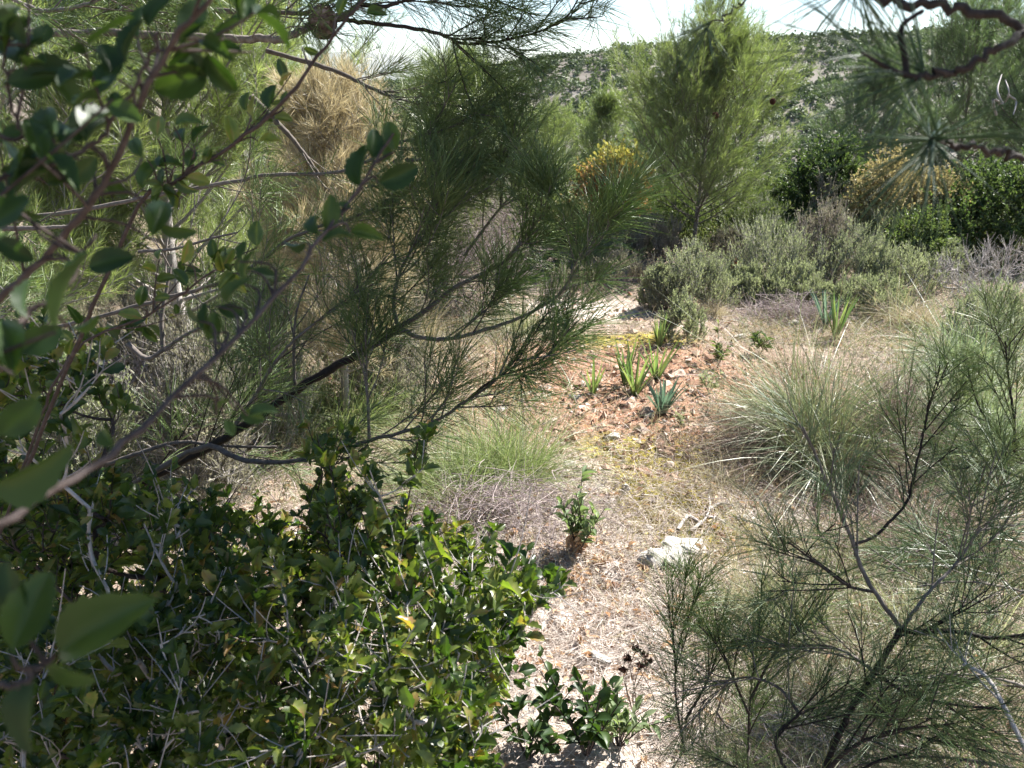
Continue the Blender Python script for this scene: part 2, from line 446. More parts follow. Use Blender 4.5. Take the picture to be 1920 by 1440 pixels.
def soil():
    m, nt, out = newmat('stony_soil'); ln = nt.links.new; N = nt.nodes.new
    tx = N('ShaderNodeTexCoord')
    def noise(s, d=6, r=.6):
        n = N('ShaderNodeTexNoise'); n.inputs['Scale'].default_value = s; n.inputs['Detail'].default_value = d; n.inputs['Roughness'].default_value = r
        ln(tx.outputs['Object'], n.inputs['Vector']); return n.outputs['Fac']
    def attr(a):
        n = N('ShaderNodeAttribute'); n.attribute_name = a; return n.outputs['Fac']
    def mul(a, b, k=1.0, add=0.0):
        x = N('ShaderNodeMath'); x.operation = 'MULTIPLY'; ln(a, x.inputs[0]); ln(b, x.inputs[1])
        y = N('ShaderNodeMath'); y.operation = 'MULTIPLY_ADD'; y.use_clamp = True
        ln(x.outputs[0], y.inputs[0]); y.inputs[1].default_value = k; y.inputs[2].default_value = add; return y.outputs[0]
    def mix(f, a, b):
        x = N('ShaderNodeMix'); x.data_type = 'RGBA'; ln(f, x.inputs[0]); ln(a, x.inputs[6]); ln(b, x.inputs[7]); return x.outputs[2]
    f1 = noise(14); f2 = noise(55, 5, .7); f3 = noise(3.2, 4)
    base = ramp(nt, [(.3, (.12, .085, .062)), (.5, (.23, .175, .135)), (.7, (.40, .33, .27))], f2)
    red = ramp(nt, [(.3, (.11, .055, .035)), (.5, (.25, .135, .085)), (.7, (.46, .31, .22))], f2)
    pale = ramp(nt, [(.3, (.42, .33, .265)), (.5, (.64, .575, .51)), (.7, (.78, .735, .68))], f2)
    moss = ramp(nt, [(.3, (.12, .095, .02)), (.5, (.26, .215, .045)), (.72, (.4, .34, .1))], noise(90, 4))
    col = mix(mul(attr('red'), f1, 2.4, -.15), base, red)
    col = mix(mul(attr('pale'), f1, 2.2, -.1), col, pale)
    col = mix(mul(attr('moss'), noise(11, 5, .65), 5.0, -.6), col, moss)
    p = N('ShaderNodeBsdfPrincipled'); p.inputs['Roughness'].default_value = .95; p.inputs['Specular IOR Level'].default_value = .1
    ln(col, p.inputs['Base Color'])
    b = N('ShaderNodeBump'); b.inputs['Strength'].default_value = .8; b.inputs['Distance'].default_value = .01
    ln(f2, b.inputs['Height']); ln(b.outputs[0], p.inputs['Normal'])
    ln(p.outputs[0], out.inputs[0]); return m
M['soil'] = soil()
M['hill'] = rockmat('hill_scree', [(.085, .072, .055), (.145, .127, .105), (.26, .245, .225)], .06)
M['far'] = rockmat('far_ridge', [(.10, .11, .09), (.14, .15, .12), (.2, .2, .17)], .002)
M['scrub'] = foliage('hill_scrub', [(.035, .058, .022), (.065, .095, .034), (.115, .145, .055)], .6, .2, .2)

# ------------------------------------------------------------------ ground: one sheet, fine on the path, coarse to the horizon
def axis(a, b, st, lo, hi, gr=1.13):
    c = list(np.arange(a, b, st)); d = st; x = c[-1]
    while x < hi: d *= gr; x += d; c.append(x)
    d = st; x = a; pre = []
    while x > lo: d *= gr; x -= d; pre.append(x)
    return np.array(pre[::-1] + c)
gx = axis(-1.2, 2.6, .015, -4000, 4000); gy = axis(1.4, 7.0, .016, -400, 9000)
X, Y = np.meshgrid(gx, gy)
Z = hgt(X, Y)
nx, ny = len(gx), len(gy)
ii = (np.arange(ny - 1)[:, None] * nx + np.arange(nx - 1)[None]).ravel()
g = Geo().add(np.stack([X, Y, Z], -1).reshape(-1, 3), np.stack([ii, ii + 1, ii + nx + 1, ii + nx], 1))
ground = tag(g.build('ground', M['soil']), kind='structure')
def zone(*z):
    return np.clip(sum(blob(X, Y, c[0], c[1], rx, ry) for c, rx, ry in z), 0, 1).ravel()
def setattr_(name, v):
    a = ground.data.attributes.new(name, 'FLOAT', 'POINT'); a.data.foreach_set('value', v.astype(np.float32))
setattr_('red', zone((G(1200, 740), 1.15, 1.1), (G(1290, 830), .5, .5), (G(1120, 690), .7, .6)))
setattr_('moss', zone((G(1240, 945), .26, .42), (G(1190, 640), .45, .28), (G(1370, 1180), .25, .18), (G(1270, 860), .3, .3), (G(1340, 1000), .25, .2), (G(1150, 840), .2, .2)))
setattr_('pale', zone((G(1150, 1150), .55, .75), (G(1090, 585), .5, .4), (G(1050, 930), .5, .5), (G(1400, 1000), .5, .4), (G(1250, 1080), .4, .4)))

# ------------------------------------------------------------------ far setting: wooded hill, its scrub, a ridge on the horizon
RP = np.array([(300, 235), (500, 205), (700, 170), (840, 150), (900, 141), (960, 127), (1050, 114), (1180, 101), (1300, 92), (1440, 80), (1700, 72), (1920, 60), (2200, 50), (2600, 70)], float)
RX = np.array([at(a, b, 260)[[0, 2]] for a, b in RP - np.array([0, 9.0])])
def hillz(x, y):
    r = np.interp(x * 260 / np.maximum(y, 60) * .5 + x * .5, RX[:, 0], RX[:, 1])
    s = 260 - y
    z = r - np.where(s > 0, .27 * s + .0002 * s * s, .10 * -s)
    return z + 5 * (fbm(x, y, .022, 4, 40) - .5) * smooth(0, 30, np.abs(s)) + 1.2 * (fbm(x, y, .12, 3, 50) - .5)
hx = np.linspace(-260, 420, 200); hy = np.linspace(110, 420, 130)
HX, HY = np.meshgrid(hx, hy); HZ = hillz(HX, HY)
ii = (np.arange(len(hy) - 1)[:, None] * len(hx) + np.arange(len(hx) - 1)[None]).ravel()
tag(Geo().add(np.stack([HX, HY, HZ], -1).reshape(-1, 3), np.stack([ii, ii + 1, ii + len(hx) + 1, ii + len(hx)], 1)).build('hill', M['hill']), kind='structure')
n = 20000
bx = ru(-120, 300, n); by = 290 - 165 * ru(0, 1, n)
px_ = 960 + FPX * bx / by
keep = (px_ > 500) & (px_ < 2300) & (fbm(bx, by, .045, 3, 60) + .42 * fbm(bx, by, .15, 2, 61) > .45 + .14 * ru(-1, 1, n))
bx, by = bx[keep][:12000], by[keep][:12000]; n = len(bx)
bz = hillz(bx, by); br = ru(.7, 1.5, n) * np.where(ru(0, 1, n) < .2, 1.5, 1.0)
K = 30
dv = rdirs(n * K); dv[:, 2] = np.abs(dv[:, 2]) * 1.15 - .1
rr = np.repeat(br, K)[:, None] * ru(.45, 1.0, n * K)[:, None]
ps = np.stack([np.repeat(bx, K), np.repeat(by, K), np.repeat(bz, K)], 1) + dv * rr * np.array([1, 1, 1.05])
g = Geo()
leaves(g, ps, rdirs(n * K), dv + .5 * rdirs(n * K), np.repeat(br, K) * .55, np.repeat(br, K) * .42, leaf_tpl(3, 0, .8, .3, .2, 0), np.clip(np.repeat(ru(0, .75, n), K) + ru(-.15, .25, n * K), 0, 1))
tag(g.build('hillside_scrub', M['scrub']), kind='stuff')
# ridge on the horizon
fx = np.linspace(-2600, 1200, 120); fy = np.linspace(4300, 6200, 30)
FX, FY = np.meshgrid(fx, fy)
prof = np.interp(fx, [-2600, -1500, -900, -600, -330, -200, 0, 400, 1200], [40, 120, 150, 120, 75, 62, 60, 90, 60])
FZ = -20 + (prof[None] * (1 + .35 * (fbm(FX, FY, .002, 3, 77) - .5)) + 20) * np.sin(np.linspace(.05, math.pi - .05, 30))[:, None]
ii = (np.arange(29)[:, None] * 120 + np.arange(119)[None]).ravel()
tag(Geo().add(np.stack([FX, FY, FZ], -1).reshape(-1, 3), np.stack([ii, ii + 1, ii + 121, ii + 120], 1)).build('mountain', M['far']), kind='structure')

# ------------------------------------------------------------------ loose ground cover (nobody could count it)
def on_ground(x, y, dz=0):
    return np.stack([x, y, hgt(x, y) + dz], 1)
def scatter(n, cx, cy, sx, sy):
    return cx + sx * rng.normal(size=n), cy + sy * rng.normal(size=n)
g = Geo()
def chips(n, x, y, s0, s1):
    p = on_ground(x, y); s = s0 + (s1 - s0) * ru(0, 1, n) ** 4.5
    T = np.array([[1, 0, 0], [-1, 0, 0], [0, 1, 0], [0, -1, 0], [0, 0, 1], [0, 0, -1]], float)
    V = T[None] * s[:, None, None] * ru(.45, 1.1, (n, 6))[:, :, None] + .28 * s[:, None, None] * rng.normal(size=(n, 6, 3))
    V[:, :, 2] *= .7
    F = np.array([[0, 2, 4], [2, 1, 4], [1, 3, 4], [3, 0, 4], [2, 0, 5], [1, 2, 5], [3, 1, 5], [0, 3, 5]])
    g.add((V + p[:, None] + np.array([0, 0, .02])[None, None] * s[:, None, None]).reshape(-1, 3), None, ((np.arange(n) * 6)[:, None, None] + F[None]).reshape(-1, 3), np.repeat(ru(0, 1, n), 6))
for n, c, sx, sy, s0, s1 in ((1100, G(1200, 760), .42, .6, .008, .05), (4200, G(1200, 770), .5, .8, .004, .028), (3200, G(1250, 600), 1.3, .9, .006, .03), (1800, G(1200, 1000), .45, .5, .003, .018), (900, G(1500, 1000), .5, .4, .004, .02), (1500, G(600, 650), 1.3, 1.2, .006, .03), (700, G(1120, 1200), .3, .25, .003, .014)):
    x, y = scatter(n, c[0], c[1], sx, sy); chips(n, x, y, s0, s1)
M['gravel'] = foliage('gravel_chips', [(.13, .07, .045), (.25, .145, .095), (.38, .26, .19), (.62, .54, .46)], .9, 0, .2)
tag(g.build('gravel', M['gravel'], shade=False), kind='stuff')
g = Geo()
def strewn(n, x, y, l0, l1, w, k=2, tilt=.25, dz=.012, tint=None):
    a = ru(0, 2 * math.pi, n)
    d = norm(np.stack([np.cos(a), np.sin(a), tilt * np.abs(rng.normal(size=n))], 1))
    ribbons(g, on_ground(x, y, ru(0, dz, n)), d, ru(l0, l1, n), w * ru(.7, 1.4, n), k, -.1 * UP[None] * ru(0, 1.6, n)[:, None] + .15 * rng.normal(size=(n, 3)) * np.array([1, 1, .2]), 'prism', tint=tint)
for n, c, sx, sy in ((9000, G(1130, 1130), .38, .42), (5000, G(1000, 960), .4, .4), (4500, G(1450, 1020), .5, .4), (4500, G(1300, 1250), .5, .25), (7000, G(550, 700), 1.2, 1.0), (5000, G(400, 1000), .9, .5), (3500, G(1700, 900), .6, .6), (3000, G(1300, 560), 1.4, .9), (700, G(1200, 850), .5, .6)):
    x, y = scatter(n, c[0], c[1], sx, sy); strewn(n, x, y, .03, .11, .002)
tag(g.build('pine_needle_litter', M['litter']), kind='stuff')
g = Geo()
DT = leaf_tpl(5, .12, .8, .5, .35, .1)
for n, c, sx, sy in ((420, G(1060, 1060), .16, .14), (520, G(1150, 1180), .35, .35), (500, G(700, 850), .8, .6), (300, G(1500, 900), .5, .5), (260, G(860, 960), .12, .1)):
    x, y = scatter(n, c[0], c[1], sx, sy)
    leaves(g, on_ground(x, y, .012), rdirs(n) * np.array([1, 1, .35]), UP + .5 * rdirs(n), ru(.015, .04, n), ru(.008, .016, n), DT)
tag(g.build('leaf_litter', M['dryleaf']), kind='stuff')
g = Geo()
for n, c, sx, sy, l0, l1 in ((9000, G(450, 700), 1.1, .9, .06, .26), (3500, G(1600, 900), .5, .5, .05, .2), (2500, G(1450, 640), .9, .7, .05, .22), (2500, G(1330, 1050), .35, .3, .04, .13), (1500, G(1000, 900), .4, .3, .04, .14), (5000, G(300, 480), 2.0, 1.8, .1, .3)):
    x, y = scatter(n, c[0], c[1], sx, sy)
    dn = norm(rdirs(n) * np.array([.8, .8, .1]) + UP * ru(.3, 1.2, n)[:, None])
    ribbons(g, on_ground(x, y, -.005), dn, ru(l0, l1, n), ru(.0014, .003, n), 3, -.35 * UP[None] * ru(0, 1.3, n)[:, None] + .2 * rng.normal(size=(n, 3)) * np.array([1, 1, .1]))
tag(g.build('dry_grass', M['straw']), kind='stuff')

g = Geo()
for n, c, sx, sy in ((7000, G(1240, 945), .13, .2), (2500, G(1190, 645), .3, .15), (2200, G(1370, 1180), .12, .1), (2500, G(1270, 860), .16, .16), (1800, G(1340, 1000), .14, .12), (1200, G(1150, 840), .1, .1)):
    x, y = scatter(n, c[0], c[1], sx, sy); m = fbm(x, y, 9, 3, 71) > .47; x, y = x[m], y[m]; n = len(x)
    ribbons(g, on_ground(x, y, -.002), norm(rdirs(n) * .8 + UP), ru(.006, .016, n), ru(.003, .006, n), 1)
tag(g.build('moss', M['moss']), kind='stuff')
TG = G(1560, 868)
def off_path(n, x0, x1, y0, y1, k=1.0):
    x = ru(x0, x1, n); y = y0 + (y1 - y0) * ru(0, 1, n) ** 1.25
    c = np.interp(y, [1.5, 2.2, 3.3, 4.5, 6, 7.5], [.15, .27, .5, .62, .85, 1.0]); w = np.interp(y, [1.5, 2.2, 3.3, 4.5, 6, 7.5], [.24, .33, .38, .5, .85, 1.0])
    m = np.abs(x - c) > k * w * (.7 + .7 * vnoise(x * 3, y * 3, 91)); m &= fbm(x, y, 2.6, 3, 95) > .34
    return x[m], y[m]
for nm, n, mt, l0, l1, dr in (('dry_grass', 30000, 'straw', .05, .2, .8), ('low_grass', 62000, 'grass_dull', .05, .22, .6), ('brown_thatch', 30000, 'dead_blade', .06, .2, 1.3)):
    x, y = off_path(n, -4.2, 5.2, 1.2, 9.5); x2, y2 = off_path(n // 4, .4, 2.2, 1.2, 2.9); x = np.concatenate([x, x2]); y = np.concatenate([y, y2]); k = np.hypot(x - TG[0], (y - TG[1] + .12) * 1.15) > (.68 if nm != 'brown_thatch' else 0); x, y = x[k], y[k]; n = len(x); g = Geo(); f = np.interp(y, [1.2, 3, 9], [.7, 1, 1.4])
    dn = norm(rdirs(n) * np.array([.9, .9, .1]) + UP * ru(.15, 1.1, n)[:, None])
    ribbons(g, on_ground(x, y, -.005), dn, ru(l0, l1, n) * f, ru(.0013, .0026, n) * f, 3, -.4 * UP[None] * ru(0, dr, n)[:, None] + .25 * rng.normal(size=(n, 3)) * np.array([1, 1, .1]))
    tag(g.build(nm, M[mt]), kind='stuff')
g = Geo(); x, y = off_path(26000, -4.2, 5.2, 1.2, 9.5, .8); strewn(len(x), x, y, .04, .13, .0022)
tag(g.build('needle_mat', M['litter']), kind='stuff')
g = Geo(); x, y = off_path(5000, -4.2, 5.2, 1.2, 9.5, .8); strewn(len(x), x, y, .06, .3, .0035, 4, .3, .04)
tag(g.build('twig_litter', M['twig_violet']), kind='stuff')
g = Geo(); x, y = off_path(5000, -3, 3.5, 1.2, 6, .7); n = len(x)
leaves(g, on_ground(x, y, .012), rdirs(n) * np.array([1, 1, .35]), UP + .5 * rdirs(n), ru(.015, .035, n), ru(.008, .015, n), DT)
tag(g.build('dead_leaves', M['dryleaf']), kind='stuff')

# ------------------------------------------------------------------ rocks and stones
def rock_mesh(name, mat, seed, flat=.6, rough=.085, n=18, cuts=3):
    r = np.random.default_rng(seed)
    bm = bmesh.new()
    p = norm(r.normal(size=(n, 3))) * r.uniform(.75, 1.0, (n, 1)) * np.array([.5, .5, .5 * flat])
    for q in p: bm.verts.new(q)
    bmesh.ops.convex_hull(bm, input=bm.verts)
    bmesh.ops.delete(bm, geom=[v for v in bm.verts if not v.link_faces], context='VERTS')
    bmesh.ops.bevel(bm, geom=list(bm.edges), offset=.02, segments=1, affect='EDGES')
    bmesh.ops.triangulate(bm, faces=list(bm.faces))
    bmesh.ops.subdivide_edges(bm, edges=list(bm.edges), cuts=cuts, use_grid_fill=True)
    co = np.array([v.co[:] for v in bm.verts])
    dsp = (fbm(co[:, 0] + co[:, 2] * 1.7 + 9, co[:, 1] - co[:, 2] * 1.3 + seed, 6, 4, seed) - .5)
    for v, q, d in zip(bm.verts, co, dsp): v.co = Vector(q + norm(q[None])[0] * d * rough * 2)
    bmesh.ops.translate(bm, verts=list(bm.verts), vec=(0, 0, .32 * flat))
    me = bpy.data.meshes.new(name); bm.to_mesh(me); bm.free(); me.materials.append(mat)
    return me
def rock(px, py, wpx, mat, flat, label, seed, rz=0, sy=1.0, sink=.2, name='rock', tilt=0):
    p = G(px, py); s = wpx * np.linalg.norm(p - CAM) / FPX
    o = bpy.data.objects.new(name, rock_mesh(name, M[mat], seed, flat))
    C.collection.objects.link(o)
    o.location = Vector(p - np.array([0, 0, sink * s * flat])); o.scale = (s, s * sy, s); o.rotation_euler = (tilt, 0, rz)
    tag(o, label, 'rock', 'rocks along the path'); return o
ROCKS = [
    (1228, 1058, 72, 'rock_white', .75, 'whitish block with a dark face toward the camera, leaning on the long slab', 3, .3, .8),
    (1292, 1040, 145, 'rock_white', .3, 'long flat white slab, the largest stone on the path', 5, -.15, .8),
    (1130, 1235, 52, 'rock_white', .7, 'bright white stone above the low leafy plant at the bottom edge', 7, .5, .9),
    (1050, 1250, 56, 'rock_white', .35, 'thin flat white stone lying beside a bright white lump in the litter', 8, .9, .7),
    (1115, 640, 28, 'rock_brown', 1.1, 'upright brown stone with a shaded face standing alone on bare ground', 9, .2, .8),
    (1180, 755, 34, 'rock_pink', .7, 'pale pinkish stone at the foot of the brightest asphodel', 10, .1, .8),
    (1216, 778, 30, 'rock_grey', .6, 'dark grey stone touching the bluish asphodel', 12, .7, .8),
    (1078, 750, 44, 'rock_grey', .45, 'bluish grey flat stone beside the smallest asphodel', 13, -.4, .7),
    (1150, 822, 36, 'rock_white', .5, 'white flattish stone between the green tussock and red soil', 14, .2, .8),
    (1068, 872, 32, 'rock_white', .5, 'white stone half hidden by the edge of the green tussock', 15, .6, .9),
    (1172, 918, 26, 'rock_white', .75, 'small white stone with a dark side just before the moss patch', 16, .1, .9),
    (1200, 803, 30, 'rock_brown', .7, 'rounded brown stone in front of the bluish asphodel', 17, 1.1, .9),
    (1250, 850, 40, 'rock_brown', .65, 'reddish brown broken clod at the top of the moss patch', 18, .4, .9),
    (1236, 822, 24, 'rock_brown', .7, 'small brown stone just above the reddish broken clod', 19, .9, .9),
    (1392, 972, 30, 'rock_white', .5, 'white stone lying by the bleached dead root', 20, .2, .8),
    (1440, 968, 26, 'rock_white', .45, 'smaller white stone near the skirts of the big tussock', 21, .8, .8),
    (1658, 1000, 34, 'rock_white', .5, 'pale stone showing behind the pine sapling stems', 22, .3, .8),
    (1335, 1135, 26, 'rock_white', .6, 'white stone seen through the grassy stalks beyond the pine seedling', 23, .6, .9),
    (1484, 607, 34, 'rock_white', .45, 'pale stone behind the crest of the big tussock', 24, .5, .8),
    (1388, 634, 30, 'rock_white', .5, 'pale stone beside the dark leafy sprig', 25, .2, .8),
    (940, 768, 36, 'rock_white', .4, 'white stone under the lowest pine bough tip', 26, .4, .7),
    (1272, 704, 36, 'rock_pink', .6, 'pink angular stone beyond the cluster of asphodels', 27, .9, .8),
    (1160, 652, 24, 'rock_pink', .5, 'pinkish stone on mossy ground behind the asphodels', 28, .3, .8),
    (1300, 800, 26, 'rock_pink', .55, 'pinkish stone on red soil near the tussock fringe', 29, .7, .8),
    (1100, 1180, 26, 'rock_white', .5, 'small white stone in sunlit needle litter near oak leaf tips', 30, .1, .8),
    (1610, 1040, 30, 'rock_white', .4, 'pale flat stone under the fork of the pine sapling', 31, .5, .8),
]
for r in ROCKS: rock(*r)
smalls = [rock_mesh('stone', M[m], 50 + i, .7, .05, 12, 1) for i, m in enumerate(('rock_white', 'rock_pink', 'rock_brown', 'rock_white', 'rock_pink', 'rock_brown'))]
cnt = 0
for c, sx, sy, n in ((G(1200, 780), .36, .55, 60), (G(1250, 590), .9, .5, 36), (G(1240, 1020), .4, .4, 22), (G(520, 640), .9, .8, 16)):
    for i in range(n):
        x = c[0] + sx * rng.normal(); y = c[1] + sy * rng.normal()
        o = bpy.data.objects.new('stone', smalls[cnt % 6]); cnt += 1
        C.collection.objects.link(o); s = float(ru(.022, .06))
        o.location = (x, y, float(hgt(x, y)) - .1 * s); o.scale = (s, s * float(ru(.7, 1.1)), s * float(ru(.6, 1.0))); o.rotation_euler = (0, 0, float(ru(0, 6)))
        tag(o, 'small loose angular stone among the gravel of the path', 'stone', 'small loose stones')

# ------------------------------------------------------------------ pines
def pine(name, label, base, H, spread, mat, nb=46, nl=.085, nw=.0022, per_m=150, lean=(0, 0), t0=.16, group=None, cat='pine tree', r0=None, bmat='bark_pine', sub=9, sub2=2, el=(.25, 1.15), shape='flat', leaders=0, oneside=None):
    t = thing(name, label, cat, base, group)
    r0 = r0 or H * .016
    tr = spline([base + np.array([0, 0, -.05]), base + np.array([lean[0] * .3 + .03 * H * rng.normal() * .5, lean[1] * .3, H * .33]), base + np.array([lean[0] * .6 + .03 * H * rng.normal() * .5, lean[1] * .6, H * .66]), base + np.array([lean[0], lean[1], H])], 14)[None]
    g = Geo(); tubes(g, tr, r0, r0 * .12, 9, knob=.05); g.build('trunk', M[bmat], t)
    tt = np.sort(ru(t0, .97, nb)); p, tn = sample(tr, np.zeros(nb, int), tt)
    az = np.arange(nb) * 2.4 + ru(-.5, .5, nb)
    if oneside is not None: az = oneside[0] + oneside[1] * ru(-1, 1, nb)
    e = el[0] + (el[1] - el[0]) * tt ** 1.2 + ru(-.15, .15, nb)
    d = np.stack([np.cos(az) * np.cos(e), np.sin(az) * np.cos(e), np.sin(e)], 1)
    L = spread * np.interp(tt, [t0, t0 + .18, .55, 1], [.6, 1.0, .85, .22]) * ru(.7, 1.15, nb)
    if leaders:
        d[-leaders:] = norm(d[-leaders:] * .25 + UP); L[-leaders:] = spread * ru(.35, .7, leaders)
    s = np.linspace(0, 1, 7); b = .28 * UP[None] + .1 * rng.normal(size=(nb, 3))
    br = p[:, None] + L[:, None, None] * (d[:, None] * s[None, :, None] + b[:, None] * (s ** 2)[None, :, None])
    s1 = side_shoots(br, sub, .25, .98, .75, spread * .5, spread * .22, .25)
    s2 = side_shoots(s1, sub2, .3, .95, .7, spread * .2, spread * .12, .25, 4)
    g = Geo()
    tubes(g, br, r0 * .32 * np.interp(tt, [0, 1], [1, .4]), r0 * .07, 5); tubes(g, s1, r0 * .09, r0 * .045, 4); tubes(g, s2, r0 * .055, r0 * .035, 3)
    g.build('branches', M[bmat], t)
    g = Geo()
    needles(g, br, .55, per_m, nl, nw, shape=shape); needles(g, s1, .2, per_m, nl, nw, shape=shape); needles(g, s2, .1, per_m, nl, nw, shape=shape)
    needles(g, tr, .85, per_m, nl, nw, shape=shape)
    g.build('crown', M[mat], t)
    return t
def ground_at(px, Yd):
    x = at(px, 500, Yd)[0]
    # x along the ray column of px at world distance Yd, on the ground
    d = ray(px, 480); x = d[0] / d[1] * Yd
    return np.array([x, Yd, float(hgt(x, Yd))])
def top_h(px, py, Yd, base):
    return at(px, py, Yd)[2] - base[2]

b = ground_at(1296, 8.4)
central = pine('young_pine', 'sunlit yellow-green young pine standing alone in the middle, its trunk showing among low shrubs', b, top_h(1310, 60, 8.4, b) * .77, 1.12, 'needle_sun', 84, .085, .0022, 128, (.12, 0), .2, leaders=8, el=(.3, 1.2), r0=.027)
# three cones caught on the middle pine
def cone_mesh(L, wd, rows=9, per=8):
    g = Geo()
    ts = np.linspace(.04, .97, rows * per); a = np.arange(rows * per) * 2.3999
    prof = np.sin(np.pi * np.clip(ts, 0, 1) ** .75) ** .7 * wd * .5
    pos = np.stack([np.cos(a) * prof * .55, np.sin(a) * prof * .55, ts * L], 1)
    out = np.stack([np.cos(a), np.sin(a), .35 + .7 * ts], 1)
    sc = np.interp(ts, [0, .3, .8, 1], [.6, 1, .8, .4]) * wd * .5
    T = np.array([[0, -.35, -.1], [0, .35, -.1], [.7, .5, .0], [.7, -.5, .0], [.95, .3, .3], [.95, -.3, .3], [.75, 0, .45], [0, 0, .25]])
    q = np.array([[0, 1, 2, 3], [3, 2, 4, 5], [1, 0, 7, 7]]) if False else np.array([[0, 1, 2, 3], [3, 2, 4, 5]])
    tr = np.array([[5, 4, 6], [4, 2, 6], [3, 5, 6], [2, 1, 7], [0, 3, 7], [2, 7, 6], [7, 3, 6]])
    d = norm(out); up = norm(UP - d * d[:, 2:3]); s = np.cross(up, d)
    V = pos[:, None] + (d[:, None] * T[None, :, 0:1] + s[:, None] * T[None, :, 1:2] + up[:, None] * T[None, :, 2:3]) * sc[:, None, None]
    nn = len(pos)
    g.add(V.reshape(-1, 3), ((np.arange(nn) * 8)[:, None, None] + q[None]).reshape(-1, 4), ((np.arange(nn) * 8)[:, None, None] + tr[None]).reshape(-1, 3), np.repeat(ru(0, 1, nn), 8))
    core = np.stack([np.zeros(6), np.zeros(6), np.linspace(.02, .95, 6) * L], 1)[None]
    tubes(g, core, wd * .3, wd * .12, 7, tint=.2)
    return g
M['cone'] = bark('cone_scales', [(.05, .035, .028), (.15, .115, .10), (.36, .31, .28)], 40, .3)
M['cone_dark'] = bark('dark_cone_scales', [(.06, .025, .015), (.12, .05, .03)], 120, .3)
for i, (px, py, dy) in enumerate(((1449, 186, -.35), (1337, 212, -.5))):
    o = cone_mesh(.06, .045, 6, 7).build('pine_cone', M['cone_dark'], central, origin=(0, 0, 0))
    o.location = Vector(at(px, py, 8.4 + dy) - np.array(central.location)); o.rotation_euler = (2.2, .4, i)

PG = 'pines beyond the clearing'
b = ground_at(1130, 11.2); pine('young_pine', 'slim pale pine behind the orange leaved bush', b, top_h(1130, 205, 11.2, b), .5, 'needle_sun', 40, .09, .003, 110, group=PG)
b = ground_at(1215, 12.5); pine('young_pine', 'dark green pine half hidden behind the sunlit middle pine', b, top_h(1215, 262, 12.5, b), .7, 'needle_blue', 42, .09, .003, 110, group=PG)
b = ground_at(1600, 11.5); pine('young_pine', 'low grey-green pine rising over the ochre bush and evergreen', b, top_h(1600, 165, 11.5, b), .95, 'needle_blue', 46, .09, .003, 120, group=PG)
b = ground_at(1765, 12.5); pine('young_pine', 'broad grey-green pine behind the overhanging twig', b, top_h(1760, 75, 12.5, b), 1.5, 'needle_blue', 60, .09, .003, 120, group=PG)
b = ground_at(1935, 10.5); pine('young_pine', 'tall grey-green pine at the frame edge, with a bleached dead branch', b, top_h(1930, 30, 10.5, b), 1.3, 'needle_blue', 60, .09, .003, 130, group=PG)
b = ground_at(1020, 13); pine('young_pine', 'distant pine seen beyond the long bough tips', b, top_h(1020, 270, 13, b), 1.1, 'needle_sun', 36, .09, .003, 100, group=PG)
# dead white branch hanging in the tall pine
o = thing('dead_branch', 'bleached white dead branch caught in the grey-green pine', 'branch', at(1880, 200, 9.6))
g = Geo()
for q in ([(1868, 215), (1862, 185), (1880, 195), (1892, 175), (1885, 150)], [(1880, 195), (1870, 170), (1878, 140)], [(1890, 178), (1905, 190), (1900, 215)]):
    tubes(g, spline([at(a, c, 9.6 + .1 * rng.normal()) for a, c in q], 10)[None], .016, .006, 5)
g.build('bare_twigs', M['bark_grey'], o)

# pines behind the left boughs
LG = 'pines crowding behind the near boughs'
b = ground_at(330, 4.3); pine('pine_tree', 'pale sunlit pine behind the near boughs, filling the upper corner', b, 2.5, .95, 'needle_pale', 76, .10, .0018, 230, (.1, 0), .15, group=LG, bmat='bark_grey', sub=9)
b = ground_at(-60, 3.6); pine('pine_tree', 'grey-twigged pine at the frame edge behind blurred oak leaves', b, 2.6, 1.1, 'needle_pale', 60, .10, .0018, 220, (.1, 0), .12, group=LG, bmat='bark_grey')
b = ground_at(628, 3.9); pine('pine_tree', 'dried-out pine with golden straw needles below the cone', b, top_h(628, 105, 3.9, b) * .86, .5, 'needle_dead', 60, .095, .002, 170, (.05, 0), .2, group=LG, bmat='bark_grey', el=(.3, .8))
b = ground_at(860, 6.6); pine('pine_tree', 'bushy yellow-green pine just behind the bough tips', b, top_h(860, 190, 6.6, b), .8, 'needle_sun', 46, .09, .0022, 140, (0, 0), .12, group=LG)
b = ground_at(480, 6.8); pine('pine_tree', 'taller dusky pine furthest back behind the cone bough', b, top_h(480, -10, 6.8, b), 1.25, 'needle_blue', 50, .09, .0024, 120, (0, 0), .15, group=LG)

